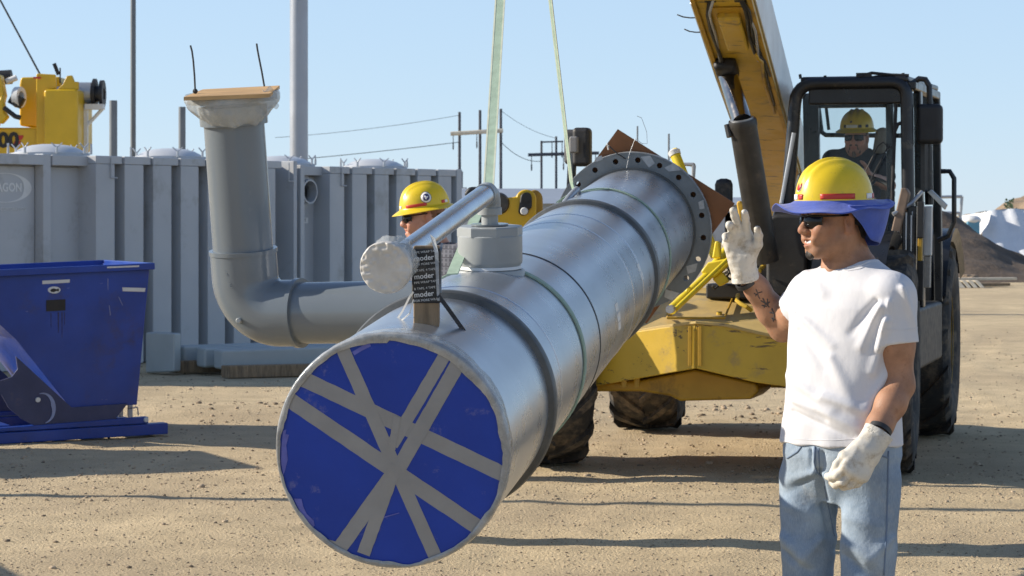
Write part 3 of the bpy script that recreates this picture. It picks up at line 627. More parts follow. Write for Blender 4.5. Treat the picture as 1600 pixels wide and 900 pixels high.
for pts in ([(1001,245),(1016,243),(1023,255),(1014,262)], [(1038,262),(1052,255),(1064,266),(1045,268)], [(1091,316),(1099,312),(1101,326),(1093,327)], [(1072,416),(1090,411),(1087,424),(1075,428)], [(1040,452),(1062,458),(1050,470),(1038,464)], [(930,246),(940,243),(942,249),(932,253)]):
    fpoly(pts, .001, .0008, TAPEF, 'tape_patch', flange)
BPL = Plane(A1+AX*.02, AX)
fpoly([(965,202),(1148,318),(1010,506),(827,390)], 0, .018, PLYD, 'end_board', pipe, BPL)
m = MB(); m.tube([FPL.hit(978,248)-AX*.01, FPL.hit(966,240)-AX*.03, FPL.hit(953,228)-AX*.03, FPL.hit(949,226)-AX*.01], .004, 8); obj('tie_wire', m, RUBH, pipe)
m = MB(); m.tube([FPL.hit(949,224)-AX*.012, FPL.hit(951,234)-AX*.012], .004, 8); obj('tie_clip', m, WTAPE, pipe)
m = MB(); m.tube([FPL.hit(x,y)-AX*.02 for x,y in ((979,266),(984,240),(993,216),(1004,224),(1012,224),(1011,206),(1003,184),(996,181))], .0016, 5); obj('tie_wire', m, GALV, pipe)
# outlet on top: saddle, coupling, octagonal bushing, small elbow and the shiny side pipe
TEE = PA(.256)+AS*.012-AU*.022; TD = (AU*.75+ZV*.25).normalized()
def TH(z): return TEE+TD*z
m = MB(); m.lathe(TEE, TD, [(.165,.285),(.15,.305),(.134,.322),(.128,.342),(.127,.362),(.123,.368),(.10,.369)], 56, False); obj('outlet_saddle', m, PVCL, pipe, smooth=50)
m = MB(); m.lathe(TEE, TD, [(.10,.36),(.103,.371),(.117,.391),(.119,.398),(.119,.492),(.115,.496),(.09,.496)], 56); cpl = obj('outlet_coupling', m, PVCL, pipe, smooth=40)
m = MB(); m.lathe(TEE, TD, [(.108,.368),(.116,.372),(.112,.382),(.10,.384)], 56, False); obj('sealant_bead', m, LABEL, cpl)
m = MB(); m.lathe(TEE, TD, [(.112,.49),(.1225,.493),(.1225,.524),(.118,.528),(.07,.528),(.066,.518),(.03,.518)], 8, True, .2); obj('bushing', m, PVCL, pipe, smooth=20)
m = MB(); m.lathe(TEE, TD, [(.034,.50),(.034,.534),(.068,.536),(.068,.53)], 32, False); obj('bushing_ring', m, PVC, cpl)
SE = TH(.655); SPE = W(607,415,7.390); SD = (SPE-SE).normalized()
m = MB(); m.tube([TH(.50), TH(.60)], .0305, 24); obj('nipple', m, PVCL, pipe)
arc = [TH(.575), TH(.58), TH(.622)]+[SE+TD*(-.035*(1-t))+SD*(.035*t) for t in (.35,.5,.65)]+[SE+SD*.05, SE+SD*.1]
m = MB(); m.tube(arc, [.036,.041,.041,.042,.043,.042,.041,.041], 28); m.tube([TH(.57), TH(.595)], .045, 28); obj('small_elbow', m, PVCL, pipe, smooth=50)
m = MB(); m.tube([SE+SD*.07, SPE], .0375, 32); side = obj('side_pipe', m, STEELB, pipe, smooth=50)
CC = SPE+SD*.03; c1, c2 = frame(SD)
def capf(u, v):
    a = u*2*math.pi; nz = float(vnoise(np.array(a*6+3), np.array(v*4.+2), .6, 41)); n2 = float(vnoise(np.array(a*17), np.array(v*3.), .6, 42)); n3 = float(vnoise(np.array(2+math.cos(a)*v*3.), np.array(2+math.sin(a)*v*3.), .25, 43))
    if v < .6: t = v/.6; r = .001+.077*t; h = .012+.009*n3*t
    elif v < .75: t = (v-.6)/.15; r = .077+.004*math.sin(t*3)+.0015*n2; h = .012-.02*t
    else: t = (v-.75)/.25; r = .078-.008*t+.005*nz*t+.0015*n2; h = -.008-t*(.055+.03*nz)
    return CC+SD*h+c1*(r*math.cos(a))+c2*(r*math.sin(a))
m = MB(); m.grid(capf, 120, 40, cu=True); obj('plastic_cap', m, WRAPW, pipe, smooth=180)
def ruff(u, v):
    a = u*2*math.pi; nz = float(vnoise(np.array(a*7+3), np.array(v*2.+2), .5, 45)); top = .1+.9*max(0, math.cos(a+2.3))
    r = .07+v*.026*top+.008*nz*v; return CC-SD*(.03+.02*v+.012*nz*v)+c1*(r*math.cos(a))+c2*(r*math.sin(a))
m = MB(); m.grid(ruff, 140, 6, cu=True); obj('plastic_ruffle', m, PLAST, pipe, smooth=180, solid=.001)
# wooden post with black printed wrap
PD = 7.45; wb = [W(646,520,PD), W(686,520,PD)]; zt = W(0,384,PD).z; zw0 = W(0,474,PD).z
m = MB(); m.prism([wb[0]-ZV*.03, wb[1]-ZV*.03, wb[1]+Vector((0,.09,-.03)), wb[0]+Vector((0,.09,-.03))], ZV*(zt-wb[0].z+.03)); post = obj('wood_post', m, WOOD, pipe, bevel=.004)
m = MB(); k = .005; m.prism([Vector((wb[0].x-k,PD-k,zw0)), Vector((wb[1].x+k,PD-k,zw0)), Vector((wb[1].x+k,PD+.09+k,zw0)), Vector((wb[0].x-k,PD+.09+k,zw0))], ZV*(zt-zw0-.008)); wrp = obj('black_wrap', m, BLACKM, pipe, bevel=.006)
for i, (b_, s_) in enumerate((('PIPE WRAP TAPE',.0098),('moder',.0225),('FOR MORE WRAP',.0098),('& TAPE, 4 TAPE',.0098),('moder',.0225),('PIPE WRAP TAPE',.0098),('& TAPE, 4 TAPE',.0098),('moder',.0225),('FOR MORE WRAP',.0098))):
    z = zt-.018-i*.0185; o_ = Vector((wb[0].x+.002, PD-k-.0012, z-.004))
    obj('lettering', text_mb(b_, s_, o_, (1,0,.10), (-.1,0,1), .0006, bold=.0004 if s_ > .02 else .0), LABEL, wrp, smooth=None)
pc = (W(660,372,7.520))
tt = (pc-SE).dot(SD); pc = SE+SD*tt
m = MB()
for k in range(7): q = pc+SD*(k*.009-.03); m.band(q, SD, .0375, .0395+.0012*(k%2), 0, .0085, 28)
obj('tape_wrap', m, M('gray_wrap', (.16,.18,.2), .35, .2, .3, 60), side)
m = MB(); m.add([W(672,366,7.450), W(680,372,7.430), W(685,395,7.435), W(679,393,7.438)], [(0,1,2,3)]); m.add([W(679,393,7.438), W(685,395,7.435), W(687,470,7.435), W(683,470,7.438)], [(0,1,2,3)]); obj('tape_tail', m, M('gray_wrap_tail', (.3,.33,.36), .3, .1, .3, 60), side, smooth=None, solid=.001)
def strap(nm, pts, w, mt, par, wd=Vector((0,-.3,1))):
    m = MB(); rs_ = []
    for i, p in enumerate(pts):
        d = (pts[min(i+1,len(pts)-1)]-pts[max(i-1,0)]).normalized(); s_ = d.cross(wd).cross(d).normalized(); s_ = d.cross(Vector((0,1,0))).normalized(); n_ = d.cross(s_)
        rs_.append([p+s_*w/2+n_*.001, p-s_*w/2+n_*.001, p-s_*w/2-n_*.001, p+s_*w/2-n_*.001])
    m.rings(rs_); return obj(nm, m, mt, par, smooth=None)
WS = M('wrap_strap', (.03,.035,.045), .35, .1, .2, 20)
strap('black_strap', [W(685,462,7.430), W(700,482,7.490), W(722,513,7.550), W(735,532,7.570), W(748,550,7.580), W(776,590,7.570)], .013, WS, pipe)
strap('black_strap', [W(646,456,7.430), W(640,464,7.440), W(628,488,7.570), W(612,510,7.670)], .006, WTAPE, pipe)
strap('black_strap', [W(646,468,7.430), W(640,490,7.440), W(628,500,7.520), W(618,514,7.620)], .004, WTAPE, pipe)
strap('print_strap', [W(691,380,7.520), W(686,400,7.470), W(688,458,7.440)], .008, M('gray_print', (.2,.22,.24), .4), pipe)
# gray branch with elbow and upright, capped by a plywood lid
B0 = PA(.478); E0 = W(387,490,10.93); BDIR = (E0-B0).normalized(); RT = W(364.5,176,10.82); VD = (RT-E0).normalized()
m = MB(); m.tube([B0+BDIR*.2, E0-BDIR*.2], .137, 56); obj('branch_pipe', m, PVC, pipe, smooth=50)
m = MB(); m.lathe(B0, BDIR, [(.20,.26),(.17,.3),(.155,.345),(.152,.4),(.138,.402)], 48, False); obj('branch_saddle', m, PVC, pipe)
th = math.acos(max(-1, min(1, BDIR.dot(VD)))); RB = .165; TL = RB*math.tan(th/2); p0 = E0-BDIR*TL; nn = (VD-BDIR*VD.dot(BDIR)).normalized(); cc = p0+nn*RB
pts = [p0-BDIR*.06-BDIR*.02]+[cc-nn*RB*math.cos(t)+BDIR*RB*math.sin(t) for t in [th*k/16 for k in range(17)]]
pts += [pts[-1]+VD*.12]; pts = [pts[0]-BDIR*.001]+pts
m = MB(); m.tube(pts, .149, 64); elb = obj('branch_elbow', m, PVC, pipe, smooth=50)
m = MB(); q = pts[0]; m.band(q-BDIR*.02, BDIR, .136, .156, 0, .022, 64); q = pts[-1]; m.band(q, VD, .136, .153, -.012, .006, 64); obj('elbow_lip', m, PVC, elb)
m = MB(); q = W(373,501,10.78); m.lathe(q, Vector((-.2,-1,0)), [(.012,-.03),(.012,.006),(.009,.009),(.001,.009)], 14); obj('plug', m, PVCL, elb)
for tx, x, y in (('E : R',353,427),('I',358,437),('E',358,446)): obj('raised_lettering', text_mb(tx, .03, W(x,y,10.772), (.98,.0,0), (0,0,1), .003), PVCL, elb, smooth=None)
RB0 = pts[-1]
m = MB(); m.tube([RB0-VD*.05, RT], .135, 56); ris = obj('riser_pipe', m, PVC, pipe, smooth=50)
m = MB(); m.lathe(RT, VD, [(.135,-.055),(.151,-.052),(.152,.03),(.14,.032)], 56, False); obj('riser_collar', m, PVC, ris)
m = MB(); m.lathe(RT, VD, [(.15,.045),(.2,.05),(.2,.085),(.1,.086)], 48); obj('riser_flange', m, PVC, ris)
lid = MB(); lp = [W(287,151.5,10.60), W(421,146.5,10.58), W(437,133.5,11.02), W(317,139.5,11.05)]; lid.prism(lp, ZV*-.016); lido = obj('plywood_lid', lid, PLY, pipe)
SKA = math.atan2(frame(VD)[1].dot(Vector((.3,-1,0))), frame(VD)[0].dot(Vector((.3,-1,0))))
def skirt(u, v):
    a = u*2*math.pi; nz = float(vnoise(np.array(a*8+3), np.array(v*3.+2), .55, 51)); n2 = float(vnoise(np.array(a*3+30), np.array(1.), 1, 52)); n4 = float(vnoise(np.array(a*26), np.array(v*5.), .7, 53))
    drop = .088+.03*n2+.055*max(0, math.cos(a-SKA)); r = .207+.012*math.sin(v*3)-.05*v**2+.02*nz*v+.002*n4; h = .092-drop*v+.004*n4*v
    a_, b_ = frame(VD); return RT+VD*h+a_*(r*math.cos(a))+b_*(r*math.sin(a))
m = MB(); m.grid(skirt, 150, 16, cu=True); obj('plastic_skirt', m, PLAST, pipe, smooth=180, solid=.001)
m = MB(); m.grid(lambda u,v: W(409+u*24+3*math.sin(v*8), 138+v*44-(u*18*v)+4*math.sin(u*9), 10.7+.1*u-.03*math.sin(v*7+u*4)), 14, 14); obj('plastic_fold', m, PLAST, pipe, smooth=180, solid=.001)
for P in ([(305,143),(304,120),(302,95),(300,80),(297.5,71)], [(413,135),(409,112),(405,92),(402,76),(401,68)]):
    m = MB(); m.tube([W(x,y,10.75) for x,y in P], .0042, 6); obj('lid_wire', m, WIRE, pipe)
m = MB(); m.ball(W(305,142.5,10.75), .012, n=8, m=5); obj('wire_loop', m, BLACKM, pipe)

# ------------------------------------------------------------------ slings and shackle
HOOK = W(812,-330,11.1)
def flat(mb, pts, w, th, side):
    rs_ = []
    for i, p in enumerate(pts):
        d = (pts[min(i+1,len(pts)-1)]-pts[max(i-1,0)]).normalized(); s_ = (side-d*side.dot(d)).normalized(); n_ = d.cross(s_)
        rs_.append([p+s_*w/2+n_*th/2, p-s_*w/2+n_*th/2, p-s_*w/2-n_*th/2, p+s_*w/2-n_*th/2])
    return mb.rings(rs_)
def sling(label, top, bot, u, tilt, w, sd, leg_end):
    t = thing('lifting_sling', label, 'sling', PA(u)-Vector((0,0,.4)), 'green lifting slings round the pipe')
    m = MB(); flat(m, [top, top.lerp(bot,.5), bot, leg_end], w, .005, sd); obj('sling_leg', m, SLING, t)
    for e in (-1,1):
        m = MB(); q = sd.normalized()*(w*.46*e); dz = Vector((0,-.003,0)); flat(m, [top+q+dz, top.lerp(bot,.5)+q+dz, bot+q+dz], w*.16, .003, sd); obj('edge_stitching', m, SLINGE, t)
    n = 72; L_ = []; tx = (AX+AS*tilt[0]+AU*tilt[1]).normalized(); 
    m = MB(); r = PR+.0045; rr = []
    for k in range(n+1):
        a = 2*math.pi*k/n; c = PP(u,a,r); c = c-AX*((c-PA(u)).dot(tx)/AX.dot(tx)); e = (PP(u,a,1)-PA(u)).normalized()
        rr.append([c+AX*w*.55+e*.003, c-AX*w*.55+e*.003, c-AX*w*.55-e*.003, c+AX*w*.55-e*.003])
    m.rings(rr, False); obj('choker_band', m, SLING, t)
    return t
e1 = PP(.225,-.25,PR+.012); sl1 = sling('green strap sling choked round the pipe just behind the capped outlet', HOOK+Vector((-.03,0,0)), W(763.5,290,9.5), .258, (-.05,-.06), .042, Vector((1,-.35,0)), e1)
ps = W(897,298,12.5); sl2 = sling('thin green strap sling running to the shackle beside the far flange', HOOK+Vector((.03,.05,0)), W(893,285,12.5), .778, (.1,-.16), .03, Vector((.5,-1,0)), ps)
m = MB(); flat(m, [ps, PP(.768,-.62,PR+.012), PP(.777,-.3,PR+.008), PP(.782,.1,PR+.008)], .028, .004, AX); obj('sling_tail', m, SLING, sl2)
sh = thing('shackle', 'galvanised shackle joining the thin sling at the left of the flange', 'shackle', W(884,330,12.3))
bow = [W(868,350,12.2), W(873,334,12.2), W(882,318,12.24), W(893,304,12.3), W(901,296,12.34), W(903,300,12.4), W(897,312,12.4), W(886,328,12.36), W(878,346,12.32)]
m = MB(); m.tube(bow, .017, 12); obj('bow', m, GALV, sh)
m = MB(); m.tube([W(865,342,12.15), W(886,345,12.4)], .02, 14); m.lathe(W(866,342,12.12), Vector((0,-1,0)), [(.001,.02),(.022,.02),(.03,.012),(.03,-.03)], 14); obj('pin', m, GALV, sh)
m = MB(); flat(m, [W(872,348,12.2), PP(.70,-1.0,PR+.01), PP(.68,-1.35,PR+.008), PP(.675,-1.8,PR+.008)], .026, .005, AX); obj('short_strap', m, SLING, sh)
# ------------------------------------------------------------------ telescopic forklift carrying the pipe
YAW = R(16); FB = Vector((math.sin(YAW), math.cos(YAW), 0)); FR = Vector((math.cos(YAW), -math.sin(YAW), 0)); FO = Vector((1.34,15.9,0))
FAX = (FR, FB, ZV)
def fl(u, v, w): return FO+FR*u+FB*v+ZV*w                         # u to the right, v back, w up
def fv(px, py, v, off=0): return Plane(FO+FB*v, FB).hit(px,py)-FB*off
def fu(px, py, u): return Plane(FO+FR*u, FR).hit(px,py)
fk = thing('telehandler', 'yellow telescopic forklift with black cab, its raised boom holding the pipe', 'forklift', FO)
def fbox(nm, u, v, w, su, sv, sw, mt, par=None, bevel=.015): m = MB(); m.box(fl(u,v,w), (su,sv,sw), FAX); return obj(nm, m, mt, par or fk, bevel=bevel)
def fpol(nm, pts, v, th, mt, par=None, bevel=.012): m = MB(); m.prism([fv(x,y,v) for x,y in pts], FB*th); return obj(nm, m, mt, par or fk, bevel=bevel)
# wheels
TR, TWD, RR = .72, .50, .36
def tyre_mesh():
    m = MB(); h = TWD/2
    prof = [(RR,-h*.86),(RR+.05,-h*.98),(TR*.78,-h*1.06),(TR-.09,-h*1.0),(TR-.05,-h*.86),(TR-.035,-h*.4),(TR-.03,0),(TR-.035,h*.4),(TR-.05,h*.86),(TR-.09,h*1.0),(TR*.78,h*1.06),(RR+.05,h*.98),(RR,h*.86)]
    m.lathe((0,0,0),(1,0,0),prof,64,False)
    N_ = 15
    for k in range(N_):
        for sd in (-1,1):
            a0 = 2*math.pi*(k+(.5 if sd > 0 else 0))/N_; w = .105
            rows = []
            for t in (0,.3,.65,.9,1.02):
                x = sd*(h*1.04*t-.012); a = a0+.42*t; top = TR-.004*t-(0 if t < .95 else .03); bot = TR-.07-(0 if t < .85 else .06)
                ww = w*(1+.25*t); P = []
                for da, r in ((-ww/2,bot),(-ww/2*.8,top),(ww/2*.8,top),(ww/2,bot)): P.append(Vector((x, r*math.sin(a+da), r*math.cos(a+da))))
                rows.append(P)
            m.rings(rows)
    return m
def rim_mesh(sd):
    m = MB(); h = TWD/2
    m.lathe((0,0,0),(sd,0,0),[(RR+.012,-h*.9),(RR-.02,-h*.85),(RR-.03,h*.5),(RR+.012,h*.9),(RR+.03,h*.88),(RR-.01,h*.55),(RR*.75,h*.35),(RR*.5,h*.3),(RR*.48,h*.45),(.1,h*.5),(.09,h*.65),(.001,h*.66)],40)
    for k in range(10): a = k*.628; m.lathe((sd*h*.4, .22*math.sin(a), .22*math.cos(a)),(sd,0,0),[(.018,-.03),(.018,.03),(.001,.03)],6)
    return m
RIM = M('rim_paint', (.4,.25,.04), .5, 0, .2, 6, dirt=((.16,.12,.08), .4, 6))
def wheel(nm, u, v, steer, sd):
    Q = Matrix.Translation(fl(u,v,TR-.012)) @ Matrix.Rotation(-YAW+steer,4,'Z')
    a = rim_mesh(sd); a.v = [tuple(Q @ Vector(p)) for p in a.v]; w = obj('wheel', a, RIM, fk)
    b = tyre_mesh(); b.v = [tuple(Q @ Vector(p)) for p in b.v]; obj('tyre', b, RUBBER, w, smooth=40); return w
wheel('l', -1.17, 0, R(23), -1); wheel('r', 1.03, 0, R(4), 1); wheel('l', -1.09, 2.8, R(6), -1); wheel('r', 1.0, 2.8, R(2), 1)
# front frame
m = MB(); P = [(905,602),(915,560),(985,519),(1086,504)]; Q = [(1086,504),(1130,508),(1250,537),(1320,560),(1320,606),(1240,606),(1180,597),(1086,575),(1010,588),(905,608)]
f1 = [fv(905,608,-.35),fv(905,560,-.35),fv(985,519,-.45),fv(1087,504,-.62),fv(1087,576,-.62)]
m.prism(f1, FB*.25); obj('front_beam', m, YEL, fk, bevel=.008)
f2 = [fv(1087.5,576,-.62),fv(1087.5,504,-.62),fv(1130,508,-.58),fv(1250,537,-.45),fv(1320,558,-.4),fv(1320,606,-.4),fv(1240,606,-.45),fv(1180,598,-.53)]
m = MB(); m.prism(f2, FB*.25); obj('front_beam', m, YEL, fk, bevel=.008)
for px in (1078,1094):
    m = MB(); a, b = fv(px,510,-.625), fv(px,572,-.625); m.box((a+b)/2, (.022,.012,(b-a).length), FAX); obj('weld_seam', m, YELD, fk, bevel=.003)
m = MB()
dk = [fv(975,519,-.43),fv(1030,509,-.52),fv(1087,501,-.635),fv(1130,505,-.59),fv(1250,533,-.46),fv(1320,556,-.38),fv(1320,470,.55),fv(1200,447,.5),fv(1050,451,.45),fv(960,470,.5)]
m.prism(dk, ZV*-.02); obj('deck_plate', m, YELK, fk, smooth=20, bevel=.004)
m = MB(); m.prism([fl(-.75,.3,.5),fl(.9,.3,.5),fl(.9,.3,.95),fl(-.75,.3,.95)], FB*3.0); obj('chassis', m, YELD, fk, bevel=.03)
fpol('axle_housing', [(918,600),(1000,594),(1086,577),(1182,599),(1186,612),(1172,624),(1062,627),(1046,619),(1000,612),(918,612)], -.3, .5, YELD, bevel=.02)
m = MB(); m.tube([fl(-1.0,0,.70), fl(1.0,0,.70)], .13, 18); obj('axle_tube', m, YELD, fk)
m = MB(); m.tube([fl(-1.0,2.8,.70), fl(1.0,2.8,.70)], .13, 18); m2 = m; obj('axle_tube', m, YELD, fk)
fpol('axle_mount', [(866,640),(880,600),(925,595),(930,620),(900,635),(893,662),(880,668)], -.3, .1, YEL)
for px in (975,995):
    m = MB(); a, b = fv(px,588,-.4), fv(px,604,-.4); m.tube([a,b], .02, 8); obj('grease_line', m, YELD, fk)
# deck fittings: grab bar, bolts, hinge lines
def deck(px, py, h=.0): 
    o, n = dk[1], (dk[4]-dk[1]).cross(dk[8]-dk[1]).normalized()
    if n.z < 0: n = -n
    return Plane(o+n*h, n).hit(px,py)
m = MB(); m.tube([deck(1043,495,.02), deck(1043,497,.035), deck(1132,497,.035), deck(1146,463,.035), deck(1146,462,.01)], .008, 8); obj('grab_bar', m, YELD, fk)
for px, py in ((1046,493),(1124,494),(1138,461)):
    m = MB(); m.lathe(deck(px,py,.0), ZV, [(.018,-.01),(.018,.03),(.001,.031)], 8); obj('deck_bolt', m, YEL, fk)
m = MB(); m.add([deck(1100,474,.004),deck(1162,477,.004),deck(1162,478.5,.004),deck(1100,475.5,.004)],[(0,1,2,3)]); obj('deck_seam', m, YELD, fk, solid=.003)
m = MB(); m.tube([deck(1153,461,.1), deck(1151,470,.1), deck(1158,475,.09), deck(1166,479,.08), deck(1174,485,.05)], .014, 8); obj('hand_rail', m, YEL, fk)
m = MB(); m.tube([fv(1197,398,.2), fv(1196,412,.2), fv(1189,420,.15), fv(1186,424,.1)], .016, 8); obj('hand_rail', m, YEL, fk)
# bright yellow brace: lower struts, bracket, post, far tip
def bt(nm, pts, r, v=-.1, mt=YELB): m = MB(); m.tube([fv(*p[:2], p[2] if len(p) > 2 else v) for p in pts], r, 12); return obj(nm, m, mt, fk)
bt('brace_strut', [(1049,484,-.35),(1106,431,.05)], .033); bt('brace_strut', [(1056,482,-.36),(1140,402,.0)], .013); bt('brace_strut', [(1112,420,.1),(1150,372,.35)], .03)
m = MB(); m.lathe(fv(1048,483,-.4), -FB, [(.001,.03),(.027,.03),(.027,-.03),(.001,-.03)], 16); obj('brace_pivot', m, GALV, fk)
fpol('brace_bracket', [(1094,425),(1106,410),(1134,404),(1140,412),(1118,432),(1108,436)], .02, .1, YELB)
fpol('brace_bracket', [(1112,404),(1117,376),(1124,378),(1126,404)], .05, .06, YELB)
fpol('brace_bracket', [(1112,436),(1128,424),(1140,440),(1124,448)], .06, .03, YELB)
fpol('brace_plate', [(1066,463),(1074,446),(1081,452),(1072,470)], -.2, .04, YELB)
m = MB(); a, b = fv(1118,400,.35), fv(1053,237,.55); m.tube([a,b], .035, 14); obj('brace_post', m, YELB, fk)
m = MB(); m.lathe(b, (b-a), [(.04,-.03),(.044,0),(.03,.012),(.012,.013)], 14); obj('brace_cap', m, LABEL, fk)
fpol('brace_bracket', [(1049,232),(1058,230),(1062,252),(1054,254)], .52, .02, YELB)
fpol('stand_pipe', [(1064,254),(1084,254),(1086,259),(1084,290),(1080,290),(1080,260),(1064,259)], .9, .04, GALV)
rs = random.Random(8)
for k in range(9):
    x = 1118+rs.random()*24; y = 418+rs.random()*26; pts = [fv(x+rs.uniform(-14,14), y+rs.uniform(-9,9), .1+rs.random()*.15) for _ in range(4)]
    m = MB(); m.tube(pts, .008, 6); obj('hose', m, (RUBH,GALV,RUBH)[k%3], fk)
fbox('valve_block', .05, .32, 1.14, .34, .2, .1, RUBH)
m = MB(); m.box(fv(1131,302,.6)+Vector((0,0,0)), (.12,.1,.2), FAX); obj('exhaust_cap', m, BLACKM, fk, bevel=.04)
fpol('latch_handle', [(1150,316),(1156,313),(1162,318),(1164,358),(1158,362),(1154,340)], -.05, .05, M('worn_yellow_handle', (.55,.33,.03), .5, 0, .2, 9))
fpol('lever', [(1163,305),(1168,303),(1180,372),(1174,374)], .15, .04, GALV)
# boom
bp0, bp1 = W(1133,0,14.6), W(1182,160,16.7); BM = (bp0-bp1).normalized(); BS = BM.cross(ZV).normalized()*-1
if BS.x < 0: BS = -BS
BU = BS.cross(BM); 
if BU.z < 0: BU = -BU
BAX = (BS, BM, BU); bc = lambda s, x=0, y=0: bp0+BM*s+BS*x+BU*y
def bbox(nm, s0, s1, x, y, sx, sy, mt, bevel=.012): m = MB(); m.box(bc((s0+s1)/2, x, y), (sx, s1-s0, sy), BAX); return obj(nm, m, mt, fk, bevel=bevel)
ct = Plane(bp0, BU).hit(1137,104)-BU*.05
bo = bbox('boom', -6.3, 1.4, -.022, .19, .372, .38, YEL)
bbox('boom_side_cover', -6.2, 1.3, .172, .205, .012, .37, WHITEP, .004)
bbox('boom_inner', 1.38, 3.6, 0, .19, .26, .3, YELD)
for x in (-.19,.15): bbox('boom_flange', -6.2, 1.35, x, -.012, .03, .03, YELD, .006)
bbox('boom_wear_plate', -.36, -.12, 0, -.008, .2, .012, YELD, .004); bbox('boom_wear_plate', .05, .2, 0, -.01, .26, .018, YEL, .004)
bbox('boom_slot', -.02, .06, -.09, -.004, .07, .01, BLACKM, .002); bbox('boom_slot', -.02, .06, .09, -.004, .07, .01, BLACKM, .002)
bbox('boom_rib', -.85, -.2, 0, -.03, .14, .06, YEL, .02)
cs_ = (ct-bp0).dot(BM); cx_ = (ct-bp0).dot(BS)
bbox('cylinder_mount', cs_-.06, cs_+.2, cx_, -.035, .15, .09, BLACKM, .03)
for x in (-.06,.06):
    m = MB(); m.lathe(bc(-.27,x,-.012), -BU, [(.001,.004),(.012,.004),(.012,0)], 10); obj('bolt_hole', m, BLACKM, fk)
def bh(pts, r, mt=RUBH, nm='hydraulic_hose'): m = MB(); m.tube([bc(*p) for p in pts], r, 8); obj(nm, m, mt, fk, smooth=180)
bh([(.02,-.09,-.0),(-.08,-.11,-.035),(-.2,-.125,-.03),(-.5,-.14,-.02),(-1.2,-.13,-.03),(-2,-.14,-.02)], .012); bh([(.02,-.07,-.0),(-.08,-.1,-.05),(-.22,-.115,-.03),(-.6,-.12,-.02),(-1.3,-.15,-.03)], .01, GALV)
bh([(.02,.09,-.0),(-.08,.115,-.04),(-.25,.11,-.035),(-.6,.09,-.03),(-.9,.1,-.05),(-1.15,.14,-.03),(-1.5,.15,-.02)], .012); bh([(.02,.105,-.0),(-.1,.135,-.04),(-.3,.13,-.03),(-.7,.11,-.03),(-1.0,.13,-.03),(-2.2,.12,-.02)], .01); bh([(-.15,.12,-.02),(-.5,.14,-.04),(-.85,.125,-.05),(-1.05,.11,-.06)], .008, GALV); bh([(-.85,.09,-.02),(-.95,.12,-.08),(-1.1,.13,-.05),(-1.6,.1,-.03),(-2.4,.11,-.02)], .011, YELD)
bh([(-.05,-.205,.0),(-1.6,-.212,.0),(-3,-.21,.0)], .012, GALV, 'hydraulic_line')
for s, l in ((-.33,.12),(-.62,.11)): bh([(s,-.205,.0),(s+.015,-.205-l*.35,-.005),(s+.02,-.205-l*.7,.0),(s+.03,-.205-l,.012)], .004, RUBH, 'loose_wire')
# lift cylinder
cm = W(1160,190,15.55); cb = W(1196,408,15.75)
m = MB(); d = (cm-ct).normalized(); m.tube([ct-d*.1, cm], .064, 24); obj('cylinder_rod', m, CHROME, fk)
m = MB(); d2 = (cb-cm).normalized(); m.lathe(cm, d2, [(.05,-.012),(.088,-.014),(.092,0),(.092,.03),(.088,.05),(.088,(cb-cm).length),(.001,(cb-cm).length)], 32); obj('cylinder_barrel', m, CYL, fk)
m = MB(); m.lathe(cm, d2, [(.058,-.02),(.075,-.022),(.075,0)], 28, False); obj('cylinder_gland', m, GALV, fk)
m = MB(); a_, b_ = frame(d2); m.tube([cm+Vector((-.1,-.0,-.02)), cm+Vector((-.085,-.02,-.1))], .018, 8); obj('port_fitting', m, CYL, fk)
# fork carriage with hook block, above the picture
tip = bc(3.6); m = MB(); m.box(tip+Vector((0,-.1,-.25)), (1.3,.12,.9), FAX); obj('fork_carriage', m, YELD, fk, bevel=.02)
for u in (-.5,.35):
    m = MB(); q = tip+FR*u+Vector((0,-.2,-.7)); m.prism([q, q+FR*.14, q+FR*.14+ZV*.9, q+ZV*.9], -FB*.05); m.prism([q, q+FR*.14, q+FR*.14-FB*1.25+ZV*.02, q-FB*1.25+ZV*.02], ZV*-.05); obj('fork', m, CYL, fk, bevel=.008)
m = MB(); m.box(HOOK+ZV*.28, (.2,.2,.36), FAX); m.tube([HOOK+ZV*.12, HOOK+Vector((.09,0,.02)), HOOK+Vector((.05,0,-.05)), HOOK+Vector((-.05,0,-.03))], .03, 12); obj('lifting_hook', m, CYL, fk)
# cab
CV, CB_ = .55, 2.05
cf = lambda px, py: fv(px, py, CV)
TL_, TR_, BL_, BR_ = cf(1240,124), cf(1424,122), cf(1211,420), cf(1426,440)
ubl, ubr, utl, utr = [(p-FO).dot(FR) for p in (BL_,BR_,TL_,TR_)]; zt_ = TL_.z; zb_ = 1.02
def post(nm, a, b, w, dep, mt=BLACK, bev=.012, par=None):
    m = MB(); d = (b-a).normalized(); n_ = FB; s_ = d.cross(n_).normalized(); m.box((a+b)/2, ((b-a).length, w, dep), (d, s_, s_.cross(d))); return obj(nm, m, mt, par or fk, bevel=bev, seg=3)
rear_l, rear_r = (fv(1267,150,CB_)-FO).dot(FR), utr
fa, fb_ = fl(utl+.03,CV,zt_-.05), fl(ubl+.03,CV,zb_); ga, gb = fl(utr-.03,CV,zt_-.05), fl(ubr-.02,CV,zb_)
m = MB(); q1 = fl(utl+.12,CV,zt_-.035); q2 = fl(utr-.1,CV,zt_-.035)
def arcp(p, a, b, n=6): return [p+(a-p)*(1-t)**2+(b-p)*t*t for t in [i/n for i in range(n+1)]]
cor = fl(utl+.02,CV,zt_-.03); path = [fb_]+arcp(cor, cor+(fb_-cor).normalized()*.13, fl(utl+.16,CV,zt_-.03))+[fl(utr-.2,CV,zt_-.03)]+arcp(fl(utr-.03,CV,zt_-.03), fl(utr-.14,CV,zt_-.03), fl(utr-.03,CV,zt_-.14))+[gb]
